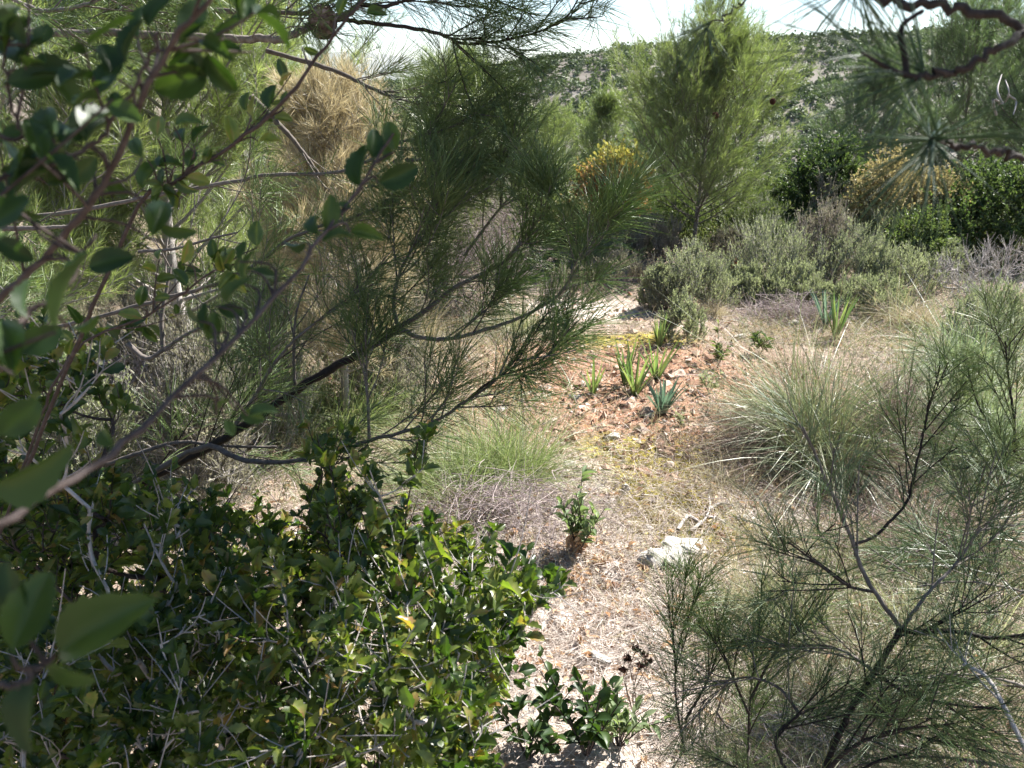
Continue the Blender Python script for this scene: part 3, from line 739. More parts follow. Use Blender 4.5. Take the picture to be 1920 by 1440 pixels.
# ------------------------------------------------------------------ the near pine on the left: boughs traced, shoots grown on them
LB = np.array([-2.05, 2.15, float(hgt(-2.05, 2.15))])
near = thing('pine_tree', 'near pine with long dark boughs reaching across the frame and one cone', 'pine tree', LB)
ltr = spline([LB - [0, 0, .05], LB + [.05, .02, .6], LB + [-.02, .05, 1.3], LB + [.1, 0, 2.1], LB + [.05, .05, 2.9]], 16)[None]
g = Geo(); tubes(g, ltr, .06, .02, 12, knob=.05); g.build('trunk', M['bark_pine'], near)
NK = .62
def bough(parent, pts, r0, r1, per, l0, l1, mat, bmat='bark_pine', trunk_h=None, t0=.22, nl=.125, nd=215, nw=.0015, sub=2, t1=.98, ang=.75, main_t=.55, name='branch', up=.07, wob=.12, tint=(0, 1), lift=.1, na=.85):
    nd = nd * NK
    P = [at(*p) for p in pts]
    if trunk_h is not None: P = [trunk_h, trunk_h * .45 + P[0] * .55 + np.array([0, 0, .05]), trunk_h * .1 + P[0] * .9] + P
    KP = 80 if trunk_h is not None else 40
    path = spline(P, KP)[None]
    path[0, 1:-1] += min(.0016, .07 * float(plen(path)[0]) / KP) * rng.normal(size=(KP - 2, 3))
    ang = ang * .82
    s1 = side_shoots(path, per, t0, t1, ang, l0, l1, up, wob=wob, lift=lift)
    s2 = side_shoots(s1, sub, .3, .9, .7, l0 * .45, l1 * .6, up, 4)
    g = Geo(); tubes(g, path, r0, r1, 8, knob=.04); tubes(g, s1, np.minimum(.002, r0 * .45), .0010, 5); tubes(g, s2, .0011, .0007, 4)
    o = g.build(name, M[bmat], parent)
    if mat:
        g = Geo()
        if main_t < 1: needles(g, path, main_t, nd, nl, nw, na, tint=tint)
        needles(g, s1, .2, nd, nl, nw, na, tint=tint); needles(g, s2, .1, nd, nl, nw, na, tint=tint)
        g.build('needles', M[mat], o, origin=wloc(parent))
    return path
def trunk_pt(z): return LB + np.array([0.03, 0, z])
NM = 'needle_near'
# lower bough with its fork
bough(near, [(-60, 1010, 1.95), (200, 932, 1.9), (340, 866, 1.87), (430, 815, 1.85), (570, 722, 1.82), (660, 668, 1.8), (747, 617, 1.78)], .013, .0085, 8, .34, .2, NM, 'bark_dark', trunk_pt(.45), .35, main_t=1.1)
bough(near, [(747, 617, 1.78), (800, 580, 1.77), (860, 535, 1.76), (944, 491, 1.74), (1000, 425, 1.72), (1035, 385, 1.7)], .0062, .002, 12, .19, .07, NM, 'bark_pine', None, .15, nd=290)
bough(near, [(747, 617, 1.78), (783, 631, 1.76), (844, 636, 1.74), (905, 620, 1.72), (982, 592, 1.7), (1050, 550, 1.68), (1096, 480, 1.66), (1130, 430, 1.65), (1158, 405, 1.64)], .0055, .002, 13, .22, .09, NM, 'bark_pine', None, .2, nd=300)
bough(near, [(747, 617, 1.78), (738, 570, 1.78), (750, 510, 1.77), (790, 440, 1.76), (830, 385, 1.75)], .005, .002, 11, .24, .15, NM, 'bark_pine', None, .2, nd=280)
bough(near, [(430, 815, 1.85), (480, 740, 1.83), (530, 660, 1.8), (600, 600, 1.78), (660, 560, 1.77)], .005, .002, 10, .26, .15, NM, 'bark_pine', None, .25)
# lowest bough
bough(near, [(200, 932, 1.9), (300, 880, 1.8), (390, 838, 1.72), (455, 862, 1.68), (530, 866, 1.66), (630, 850, 1.64), (700, 823, 1.62), (790, 800, 1.6), (867, 758, 1.58), (936, 706, 1.57), (975, 660, 1.56)], .0075, .002, 17, .2, .13, NM, 'bark_pine', None, .4, nd=290, sub=1, main_t=.75)
bough(near, [(692, 823, 1.62), (690, 760, 1.63), (684, 700, 1.64), (676, 640, 1.65)], .0035, .0016, 6, .2, .12, NM, 'bark_pine', None, .35, nd=260)
bough(near, [(867, 758, 1.58), (920, 715, 1.56), (985, 690, 1.54), (1040, 672, 1.53)], .003, .0016, 4, .13, .1, NM, 'bark_dark', None, .3, nd=260)
# middle boughs
bough(near, [(-80, 420, 2.2), (120, 400, 2.15), (330, 360, 2.1), (500, 330, 2.05), (640, 320, 2.0), (754, 268, 1.97), (840, 240, 1.94), (905, 215, 1.92)], .008, .002, 20, .24, .1, NM, 'bark_pine', trunk_pt(1.15), .12, nd=240)
bough(near, [(-60, 640, 2.2), (120, 610, 2.1), (300, 560, 2.05), (440, 520, 2.0), (560, 440, 1.98), (680, 400, 1.95), (780, 350, 1.92), (860, 320, 1.9)], .008, .002, 24, .3, .1, NM, 'bark_pine', trunk_pt(.85), .12, nd=240)
bough(near, [(500, 95, 2.2), (620, 130, 2.15), (700, 166, 2.12), (760, 190, 2.1), (850, 198, 2.08), (930, 205, 2.05)], .006, .002, 13, .18, .09, 'needle_pale', 'bark_pine', None, .3, nd=240)
bough(near, [(760, 300, 1.95), (860, 300, 1.93), (960, 292, 1.9)], .004, .0018, 10, .18, .1, 'needle_pale', 'bark_pine', None, .2)
bough(near, [(870, 480, 1.9), (930, 400, 1.88), (975, 350, 1.87)], .004, .0018, 9, .2, .12, NM, 'bark_pine', None, .2)
# top boughs with the cone
bough(near, [(-40, 60, 2.1), (180, 62, 2.08), (400, 72, 2.05), (480, 73, 2.03), (540, 70, 2.0), (580, 50, 1.99), (640, 32, 1.98), (672, 8, 1.97), (700, -40, 1.96)], .011, .006, 12, .3, .2, NM, 'bark_pine', trunk_pt(1.75), .1, main_t=1.1, nd=200)
bough(near, [(640, 36, 1.98), (680, 41, 1.97), (740, 48, 1.95), (820, 62, 1.93), (862, 80, 1.92), (930, 78, 1.9), (1000, 62, 1.88), (1055, 40, 1.87), (1085, 14, 1.86)], .005, .0016, 16, .17, .1, NM, 'bark_dark', None, .3, nd=230, sub=1)
bough(near, [(672, 8, 1.97), (720, 12, 1.95), (755, 2, 1.94), (820, -20, 1.92), (900, -40, 1.9)], .005, .002, 12, .22, .14, NM, 'bark_dark', None, .2, up=-.15)
bough(near, [(400, 20, 2.05), (480, 22, 2.03), (560, 25, 2.02), (640, 30, 2.0)], .006, .004, 6, .2, .14, NM, 'bark_pine', None, .2, main_t=1.1)
bough(near, [(100, 20, 2.0), (220, -10, 2.0), (340, -30, 2.0)], .006, .003, 10, .26, .18, NM, 'bark_pine', trunk_pt(1.95), .3, up=-.1)
# bare, grey lower branches
for pts, r in (([(240, 645, 2.0), (275, 672, 1.98), (306, 656, 1.97), (345, 630, 1.96), (380, 612, 1.95)], .007), ([(306, 656, 1.97), (303, 600, 1.98), (312, 545, 2.0), (322, 495, 2.02)], .006),
               ([(553, 725, 1.84), (551, 650, 1.84), (556, 585, 1.85), (580, 515, 1.86)], .004), ([(-40, 428, 1.9), (60, 428, 1.9), (140, 424, 1.9)], .007), ([(260, 472, 1.9), (330, 466, 1.9), (400, 446, 1.9), (445, 436, 1.9)], .004),
               ([(470, 180, 2.1), (520, 230, 2.1), (560, 275, 2.12), (600, 330, 2.15)], .008), ([(200, 870, 1.9), (330, 830, 1.88), (420, 836, 1.86), (520, 838, 1.84)], .006)):
    bough(near, pts, r, r * .5, 3, .14, .1, None, 'bark_pine', None, .1, name='dead_branch')
c = at(604, 66, 1.97); c2 = at(607, 8, 1.95)
o = cone_mesh(.062, .05, 10, 9).build('pine_cone', M['cone'], near, origin=(0, 0, 0))
o.location = Vector(c2 - wloc(near)); o.rotation_euler = Vector(c - c2).to_track_quat('Z', 'Y').to_euler()

# ------------------------------------------------------------------ overhanging pine on the right (trunk outside the frame)
OB = np.array([2.35, 1.55, float(hgt(2.35, 1.55))])
over = thing('pine_tree', 'pine outside the frame whose dark blurred twigs hang in at the top corner', 'pine tree', OB)
otr = spline([OB - [0, 0, .05], OB + [-.05, .05, 1.2], OB + [.1, .1, 2.2], OB + [0, .2, 3.3], OB + [-.1, .2, 4.0]], 16)[None]
g = Geo(); tubes(g, otr, .09, .03, 12, knob=.05); g.build('trunk', M['bark_pine'], over)
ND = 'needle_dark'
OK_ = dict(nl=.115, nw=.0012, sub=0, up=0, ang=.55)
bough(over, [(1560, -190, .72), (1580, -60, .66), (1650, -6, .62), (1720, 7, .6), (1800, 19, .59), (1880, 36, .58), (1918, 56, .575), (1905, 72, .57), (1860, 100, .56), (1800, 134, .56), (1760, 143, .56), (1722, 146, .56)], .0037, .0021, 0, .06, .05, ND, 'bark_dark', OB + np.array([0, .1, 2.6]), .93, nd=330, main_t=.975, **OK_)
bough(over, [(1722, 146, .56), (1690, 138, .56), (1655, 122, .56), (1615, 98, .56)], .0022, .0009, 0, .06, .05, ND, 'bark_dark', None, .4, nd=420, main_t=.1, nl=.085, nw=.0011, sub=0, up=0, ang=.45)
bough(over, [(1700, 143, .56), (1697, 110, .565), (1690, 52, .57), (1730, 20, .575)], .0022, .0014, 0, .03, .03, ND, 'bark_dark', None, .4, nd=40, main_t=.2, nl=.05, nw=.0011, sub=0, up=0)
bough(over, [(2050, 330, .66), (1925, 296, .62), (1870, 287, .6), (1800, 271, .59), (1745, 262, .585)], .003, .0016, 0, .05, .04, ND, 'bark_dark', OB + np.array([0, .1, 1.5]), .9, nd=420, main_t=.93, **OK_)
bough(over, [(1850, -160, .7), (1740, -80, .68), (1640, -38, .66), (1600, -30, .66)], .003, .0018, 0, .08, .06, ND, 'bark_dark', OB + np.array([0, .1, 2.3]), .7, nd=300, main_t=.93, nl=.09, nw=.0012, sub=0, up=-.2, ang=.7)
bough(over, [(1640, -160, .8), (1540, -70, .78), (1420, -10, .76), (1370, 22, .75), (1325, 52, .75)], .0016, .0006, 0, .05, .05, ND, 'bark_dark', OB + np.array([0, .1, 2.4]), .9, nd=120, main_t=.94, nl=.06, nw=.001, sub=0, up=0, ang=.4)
# crown overhead: boughs out of the frame that shade the near foliage
def canopy(cx, cy, cz, sx, sy, sz, n, pm=420):
    tip = np.stack([cx + sx * ru(-1, 1, n), cy + sy * ru(-1, 1, n), cz + sz * ru(-1, 1, n)], 1)
    sk = skeleton(OB + np.array([0, .15, 2.2]), tip, 5, .06, -.05)
    g = Geo(); wood(g, sk, .003, .5, 6, .03)
    o = g.build('branch', M['bark_pine'], over)
    s1 = side_shoots(sk[3], 7, .2, 1, .8, .28, .2, .1)
    g = Geo(); needles(g, sk[3], .3, pm, .1, .0018, shape='flat'); needles(g, s1, .1, pm, .1, .0018, shape='flat')
    tubes(g, s1, .0025, .0015, 4)
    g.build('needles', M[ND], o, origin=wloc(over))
canopy(.74, 1.75, 2.75, .38, .75, .25, 62)
canopy(2.3, 2.3, 2.75, .4, .4, .3, 8)
canopy(2.4, 1.4, 3.3, .9, .8, .5, 26)

# ------------------------------------------------------------------ pine sapling, lower right, and the seedlings at the bottom
SB = G(1500, 1440) + np.array([.02, -.35, 0]); SB[2] = float(hgt(SB[0], SB[1]))
sap = thing('pine_sapling', 'dark young pine in the lower corner with a pale forked stem', 'pine sapling', SB)
kw = dict(nl=.125, nd=130, nw=.0014)
bough(sap, [(1545, 1450, 1.12), (1585, 1350, 1.16), (1640, 1260, 1.2), (1690, 1180, 1.24)], .0062, .005, 4, .2, .15, 'needle_mid', 'bark_dark', SB, .5, main_t=1.1, **kw)
bough(sap, [(1690, 1180, 1.24), (1640, 1110, 1.26), (1612, 1060, 1.28), (1600, 1020, 1.29), (1575, 960, 1.3), (1550, 905, 1.31), (1528, 850, 1.32), (1505, 800, 1.33)], .0042, .002, 6, .12, .07, 'needle_blue', 'bark_pine', None, .2, main_t=.45, **kw)  # upper bough: sunlit look put into a lighter needle colour
bough(sap, [(1690, 1180, 1.24), (1722, 1187, 1.22), (1790, 1184, 1.2), (1860, 1196, 1.18), (1940, 1188, 1.16)], .0045, .003, 6, .18, .13, 'needle_mid', 'bark_dark', None, .2, main_t=1.1, **kw)
bough(sap, [(1690, 1180, 1.24), (1740, 1112, 1.26), (1790, 1060, 1.28), (1840, 990, 1.3)], .0035, .002, 8, .18, .13, 'needle_mid', 'bark_pine', None, .25, **kw)
bough(sap, [(1600, 1020, 1.29), (1640, 1005, 1.32), (1700, 940, 1.36), (1716, 880, 1.38), (1734, 800, 1.4), (1742, 750, 1.41)], .003, .0017, 8, .17, .1, 'needle_near', 'bark_dark', None, .25, **kw)
bough(sap, [(1640, 1110, 1.26), (1590, 1098, 1.25), (1540, 1062, 1.24), (1480, 1018, 1.23)], .003, .0016, 7, .15, .1, 'needle_mid', 'bark_dark', None, .25, **kw)
bough(sap, [(1545, 1450, 1.12), (1600, 1400, 1.1), (1680, 1370, 1.08), (1780, 1360, 1.06)], .004, .0022, 7, .17, .12, 'needle_mid', 'bark_dark', None, .15, up=0, **kw)
bough(sap, [(1640, 1260, 1.2), (1700, 1300, 1.14), (1780, 1320, 1.1), (1880, 1330, 1.06)], .003, .0018, 6, .17, .12, 'needle_mid', 'bark_dark', None, .15, up=.05, **kw)
bough(sap, [(1480, 1460, 1.1), (1455, 1385, 1.14), (1500, 1340, 1.16), (1565, 1310, 1.18)], .004, .002, 4, .12, .1, 'needle_mid', 'bark_dark', SB, .5, **kw)
bough(sap, [(1930, 1420, 1.0), (1890, 1340, 1.05), (1850, 1270, 1.1), (1805, 1245, 1.12)], .004, .003, 3, .16, .12, 'needle_mid', 'bark_grey', None, .3, main_t=1.1, **kw)
for pts in ([(1960, 1120, 1.45), (1880, 1100, 1.42), (1800, 1090, 1.4), (1720, 1100, 1.38)], [(1960, 1300, 1.2), (1860, 1270, 1.22), (1760, 1265, 1.24), (1670, 1290, 1.25)], [(1940, 1450, 1.05), (1820, 1425, 1.06), (1710, 1420, 1.08), (1610, 1435, 1.1)],
            [(1500, 1340, 1.16), (1460, 1290, 1.2), (1400, 1270, 1.24), (1340, 1285, 1.26)], [(1640, 1260, 1.2), (1580, 1220, 1.24), (1520, 1210, 1.28), (1450, 1225, 1.3)], [(1940, 980, 1.7), (1860, 990, 1.68), (1780, 1010, 1.66), (1700, 1040, 1.64)]):
    bough(sap, pts, .003, .0016, 8, .16, .11, 'needle_mid', 'bark_pine', None, .1, up=.02, **kw)
EB = G(1990, 1010)
edge = thing('pine_sapling', 'yellow-green young pine entering at the frame edge above the forked sapling', 'pine sapling', EB)
for pts in ([(1960, 905, 2.2), (1905, 850, 2.2), (1860, 800, 2.2), (1830, 750, 2.2), (1815, 690, 2.2)], [(1960, 905, 2.2), (1900, 890, 2.1), (1850, 870, 2.05), (1800, 880, 2.0)], [(1905, 850, 2.2), (1900, 780, 2.25), (1890, 700, 2.3), (1885, 640, 2.3)], [(1960, 905, 2.2), (1880, 960, 2.0), (1830, 1000, 1.95)]):
    bough(edge, pts, .005, .002, 10, .22, .14, 'needle_sun', 'bark_dark', EB if pts[0][0] == 1960 and pts[1][0] == 1905 else None, .2, nl=.1, nd=230)
for nm, lab, base, stems, mt in (
    ('pine_seedling', 'upright dark seedling pine standing before the grassy stalks', G(1400, 1420), ([(1402, 1440, 1.3), (1405, 1330, 1.32), (1416, 1230, 1.34), (1428, 1140, 1.36)], [(1405, 1340, 1.3), (1370, 1260, 1.32), (1345, 1190, 1.34)], [(1408, 1310, 1.3), (1450, 1230, 1.32), (1500, 1180, 1.34)]), 'needle_near'),
    ('pine_seedling', 'thin seedling pine with a bare lower stem beside the dark seed heads', G(1275, 1420), ([(1282, 1400, 1.35), (1266, 1290, 1.38), (1276, 1200, 1.4), (1296, 1145, 1.42), (1312, 1110, 1.44)], [(1268, 1260, 1.38), (1262, 1190, 1.4), (1268, 1140, 1.42)], [(1285, 1350, 1.34), (1320, 1290, 1.36), (1345, 1230, 1.38)]), 'needle_near'),
    ('pine_seedling', 'bottom-edge seedling pine with yellowish lit needle tips', G(1420, 1470) - np.array([0, .25, 0]), ([(1470, 1500, 1.05), (1400, 1450, 1.06), (1330, 1415, 1.07)], [(1560, 1480, 1.05), (1640, 1430, 1.05), (1720, 1410, 1.05)]), 'needle_sun')):  # the lit tips of the last seedling are put into its yellowish needle colour
    base[2] = float(hgt(base[0], base[1]))
    t = thing(nm, lab, 'pine sapling', base, 'pine seedlings along the bottom')
    for j, s in enumerate(stems):
        bough(t, s, .003, .0013, 4 if mt != 'needle_sun' else 2, .12, .08, mt, 'bark_dark', base if j == 0 else None, .35, nl=.11, nd=250, nw=.0012, sub=1, ang=.45, main_t=.3 if mt != 'needle_sun' else .4, name='stem', up=.5)

# ------------------------------------------------------------------ kermes oak: blurred near stems
OKT = leaf_tpl(15, .07, .62, .35, .3, .07, .5, (-1, -.5, -.05, .05, .5, 1), .4)
OKS = leaf_tpl(9, .22, .6, .4, .35, .08, .5, (-1, -.06, .06, 1), .2)
NB = np.array([-.62, .32, float(hgt(-.62, .32))])
oak = thing('oak_shrub', 'near evergreen oak, its dark stems and leaves out of focus', 'shrub', NB)
def imgdir(deg):
    a = R(deg); u = np.array([0, math.sin(PITCH), math.cos(PITCH)])
    return math.cos(a) * np.array([1.0, 0, 0]) + math.sin(a) * u
TOCAM = np.array([0, -math.cos(PITCH), math.sin(PITCH)])
def oak_branch(pts, r0, r1, lv, root=None, extra=0, twig=.05, mat='oak_dark', ll=.026):
    """a stem traced by its points, its leaves given as (px, py, depth, length px, angle)"""
    P = [at(*p) for p in pts]
    if root is not None: P = [root, root * .4 + P[0] * .6, root * .1 + P[0] * .9] + P
    path = spline(P, 44)[None]; path[0, 1:-1] += .0012 * rng.normal(size=(42, 3)) * .6
    g = Geo(); tubes(g, path, r0, r1, 9, knob=.06)
    gl = Geo(); pl = path[0]
    for (px, py, Yd, ln, an) in lv:
        c = at(px, py, Yd); s = ln * np.linalg.norm(c - CAM) / FPX
        d = norm((imgdir(an) + TOCAM * ru(-.35, .35))[None])[0]
        b0 = c - d * s * .5
        j = int(np.argmin(np.linalg.norm(pl - b0, axis=1) + .02 * (np.arange(44) > 41)))
        v = b0 - pl[j]
        if np.linalg.norm(v) < .16:
            tubes(g, spline([pl[max(j - 1, 0)], pl[j] + v * .5 + .1 * np.linalg.norm(v) * rng.normal(size=3), b0], 6)[None], min(.0011, r0 * .6), .0006, 5)
        leaves(gl, b0[None], d[None], (TOCAM + .55 * rng.normal(size=3))[None], s, s * ru(.46, .6), OKT, wav=.05)
    if extra:
        s1 = side_shoots(path, extra, .25, 1, .8, twig * 1.6, twig, .15)
        tubes(g, s1, .0011, .0006, 5)
        m = 6; idx = np.repeat(np.arange(len(s1)), m); p, tn = sample(s1, idx, ru(.25, 1, len(idx)))
        d = norm(tn * .5 + perp(tn) + .15 * UP)
        L = ll * ru(.6, 1.15, len(idx))
        leaves(gl, p, d, UP[None] * .8 + .5 * TOCAM + .7 * rdirs(len(idx)), L, L * ru(.42, .58, len(idx)), OKT, wav=.05)
    o = g.build('branch', M['bark_oak'], oak)
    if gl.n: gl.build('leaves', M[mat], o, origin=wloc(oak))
D1 = .47
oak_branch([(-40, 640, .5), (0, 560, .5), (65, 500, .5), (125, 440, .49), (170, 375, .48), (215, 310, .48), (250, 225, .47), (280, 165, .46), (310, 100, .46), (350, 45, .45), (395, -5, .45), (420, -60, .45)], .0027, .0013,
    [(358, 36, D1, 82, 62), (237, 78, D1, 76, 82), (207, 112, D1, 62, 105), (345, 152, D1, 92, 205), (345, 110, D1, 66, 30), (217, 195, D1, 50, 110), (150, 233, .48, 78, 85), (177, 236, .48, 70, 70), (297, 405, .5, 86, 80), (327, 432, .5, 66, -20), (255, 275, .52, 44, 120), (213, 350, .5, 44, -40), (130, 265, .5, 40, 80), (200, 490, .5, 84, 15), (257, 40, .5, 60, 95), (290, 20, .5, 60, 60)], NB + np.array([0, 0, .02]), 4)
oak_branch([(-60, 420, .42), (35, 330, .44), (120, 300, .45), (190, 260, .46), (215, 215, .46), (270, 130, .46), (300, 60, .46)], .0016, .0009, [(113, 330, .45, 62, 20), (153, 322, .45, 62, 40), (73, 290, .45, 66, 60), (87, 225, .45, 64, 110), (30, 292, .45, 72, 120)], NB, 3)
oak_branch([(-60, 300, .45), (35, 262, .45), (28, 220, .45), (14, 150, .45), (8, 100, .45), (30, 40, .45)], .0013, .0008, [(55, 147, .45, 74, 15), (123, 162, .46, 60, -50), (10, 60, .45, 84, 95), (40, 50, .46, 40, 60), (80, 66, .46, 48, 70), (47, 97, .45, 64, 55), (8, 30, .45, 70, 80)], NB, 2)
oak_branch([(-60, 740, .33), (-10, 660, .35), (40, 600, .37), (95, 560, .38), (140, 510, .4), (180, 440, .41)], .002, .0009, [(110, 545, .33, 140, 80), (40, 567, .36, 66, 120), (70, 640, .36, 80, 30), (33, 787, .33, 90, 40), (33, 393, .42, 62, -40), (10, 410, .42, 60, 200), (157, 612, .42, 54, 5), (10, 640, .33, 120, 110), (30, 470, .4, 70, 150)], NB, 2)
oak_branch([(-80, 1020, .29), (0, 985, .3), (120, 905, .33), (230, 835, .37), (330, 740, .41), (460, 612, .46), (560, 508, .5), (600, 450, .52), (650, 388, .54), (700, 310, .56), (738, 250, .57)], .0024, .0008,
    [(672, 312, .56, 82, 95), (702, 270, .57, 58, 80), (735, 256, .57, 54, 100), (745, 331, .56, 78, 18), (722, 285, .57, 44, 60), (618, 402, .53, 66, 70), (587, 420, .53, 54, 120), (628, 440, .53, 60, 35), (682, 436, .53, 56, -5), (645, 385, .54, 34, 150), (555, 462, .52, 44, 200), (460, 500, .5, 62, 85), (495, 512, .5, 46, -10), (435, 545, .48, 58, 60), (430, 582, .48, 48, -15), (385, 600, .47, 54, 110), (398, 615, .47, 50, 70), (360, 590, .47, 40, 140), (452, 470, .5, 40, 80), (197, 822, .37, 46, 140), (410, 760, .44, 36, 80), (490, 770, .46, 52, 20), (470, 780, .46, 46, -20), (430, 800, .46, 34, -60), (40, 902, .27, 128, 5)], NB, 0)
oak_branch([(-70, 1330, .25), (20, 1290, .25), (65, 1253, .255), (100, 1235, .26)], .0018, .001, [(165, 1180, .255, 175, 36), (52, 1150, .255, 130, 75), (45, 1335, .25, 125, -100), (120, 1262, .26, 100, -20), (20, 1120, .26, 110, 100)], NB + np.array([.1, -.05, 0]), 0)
DK = .86
oak_branch([(180, 560, .9), (270, 372, .88), (315, 350, .87), (425, 280, .86), (500, 220, .85), (550, 170, .84), (600, 100, .84), (650, 35, .83), (690, -10, .83), (740, -80, .83)], .0026, .0012,
    [(505, 181, DK, 44, 85), (460, 190, DK, 36, 95), (532, 184, DK, 26, 70), (435, 246, DK, 52, 95), (502, 260, DK, 38, 10), (350, 226, DK, 46, 30), (295, 236, DK, 46, 95), (318, 304, DK, 42, 20), (275, 326, DK, 58, 75), (260, 276, DK, 46, 120), (357, 296, DK, 38, 80), (388, 292, DK, 32, 70), (370, 336, DK, 40, -10), (332, 374, DK, 38, 95), (582, 95, DK, 28, -20), (530, 220, DK, 32, 5), (640, 10, DK, 36, 70), (702, 22, DK, 34, 0), (408, 300, DK, 34, 150), (370, 250, DK, 40, 60), (340, 250, DK, 40, 110), (300, 300, DK, 36, 130), (345, 350, DK, 36, -40)], at(40, 900, 1.0), 3, .06, 'oak', .022)
oak_branch([(100, 720, 1.0), (160, 640, 1.0), (260, 600, .98), (310, 570, .97), (350, 545, .96), (400, 508, .95), (440, 495, .94)], .0022, .001, [(425, 485, .94, 48, 70), (350, 475, .95, 44, 60), (480, 440, .95, 46, 90), (400, 470, .94, 38, 100), (340, 520, .95, 36, 120), (265, 555, .97, 40, 80), (245, 590, .97, 44, 160), (410, 480, .94, 36, 40)], at(0, 1000, 1.05), 5, .055, 'oak', .022)

# low oak bush that fills the lower left
LBR = np.array([-.42, 1.2, float(hgt(-.42, 1.2))])
bush = thing('oak_shrub', 'low evergreen oak bush with glossy toothed leaves filling the bottom corner', 'shrub', LBR)
poly = np.array([(-60, 900), (60, 900), (250, 930), (430, 950), (560, 1000), (640, 930), (700, 925), (760, 1000), (850, 1010), (890, 1030), (985, 1060), (1060, 1095), (1045, 1140), (960, 1190), (930, 1300), (905, 1480), (-60, 1480)], float)
def inside(x, y, P):
    r = np.zeros(len(x), bool); j = len(P) - 1
    for i in range(len(P)):
        c = ((P[i, 1] > y) != (P[j, 1] > y)) & (x < (P[j, 0] - P[i, 0]) * (y - P[i, 1]) / (P[j, 1] - P[i, 1] + 1e-9) + P[i, 0])
        r ^= c; j = i
    return r
qx = ru(-60, 1070, 1500); qy = ru(830, 1480, 1500); k = inside(qx, qy, poly)
qx, qy = qx[k], qy[k]
tips = np.array([at(a, c, float(np.interp(c, [830, 1100, 1480], [1.3, 1.02, .8]) + .5 * rng.random() ** 1.3)) for a, c in zip(qx, qy)])[:370]
e1 = np.array([at(a, c, float(ru(1.05, 1.5))) for a, c in zip(ru(-60, 230, 60), ru(620, 1000, 60))])
e2 = np.array([at(a, c, float(ru(1.2, 1.5))) for a, c in zip(ru(560, 800, 10), ru(830, 900, 10))])
qx2 = ru(-60, 960, 760); qy2 = ru(900, 1480, 760); k2 = inside(qx2, qy2, poly)
e3 = np.array([at(a, c, float(np.interp(c, [830, 1100, 1480], [1.6, 1.35, 1.15]) + .45 * rng.random())) for a, c in zip(qx2[k2], qy2[k2])])  # deeper twigs and leaves, added to darken the inside of the bush
tips = np.vstack([tips, e1, e2, e3]); tips = tips[tips[:, 2] > .1]
seeds = LBR + np.array([[-.5, -.1, 0], [-.15, -.2, 0], [.1, .1, 0], [.3, 0, 0], [-.3, .25, 0], [.15, -.15, 0]])
lab = np.argmin(np.linalg.norm(tips[:, None, :2] - seeds[None, :, :2], axis=2) + .0, axis=1)
for j in range(len(seeds)):
    tj = tips[lab == j]
    if len(tj) < 4: continue
    rt = LBR + (seeds[j] - LBR) * .25; rt[2] = float(hgt(rt[0], rt[1])) - .02
    sk = skeleton(rt, tj, 5, .08, .1)
    g = Geo(); wood(g, sk, .0011, .5, 6, .011)
    s1 = side_shoots(sk[3], 2, .3, .95, .8, .08, .05, .2, 4)
    tubes(g, s1, .0011, .0007, 4)
    bare = side_shoots(sk[3], 1, 0, .6, .9, .1, .06, 0, 6, wob=.4); tubes(g, bare, .0012, .0006, 4)
    o = g.build('branch', M['bark_grey'] if j % 2 else M['bark_oak'], bush)
    gl = Geo()
    for pth, m, t0 in ((sk[3], 7, .45), (s1, 6, .3)):
        idx = np.repeat(np.arange(len(pth)), m); p, tn = sample(pth, idx, 1 - (1 - t0) * ru(0, 1, len(idx)) ** 1.4)
        d = norm(tn * .7 + perp(tn) * .9 + .35 * UP)
        L = .027 * ru(.55, 1.15, len(idx))
        tl = np.clip(np.repeat(ru(0, .75, len(pth)), m) + ru(-.2, .25, len(idx)), 0, .76); tl = np.where(ru(0, 1, len(idx)) < .035, ru(.95, 1.0, len(idx)), tl)
        L = L * np.repeat(ru(.75, 1.2, len(pth)), m)
        leaves(gl, p, d, UP[None] * .7 + .35 * TOCAM + .8 * rdirs(len(idx)), L, L * ru(.4, .62, len(idx)), OKS, tl, wav=.08)
    gl.build('leaves', M['oak'], o, origin=wloc(bush))

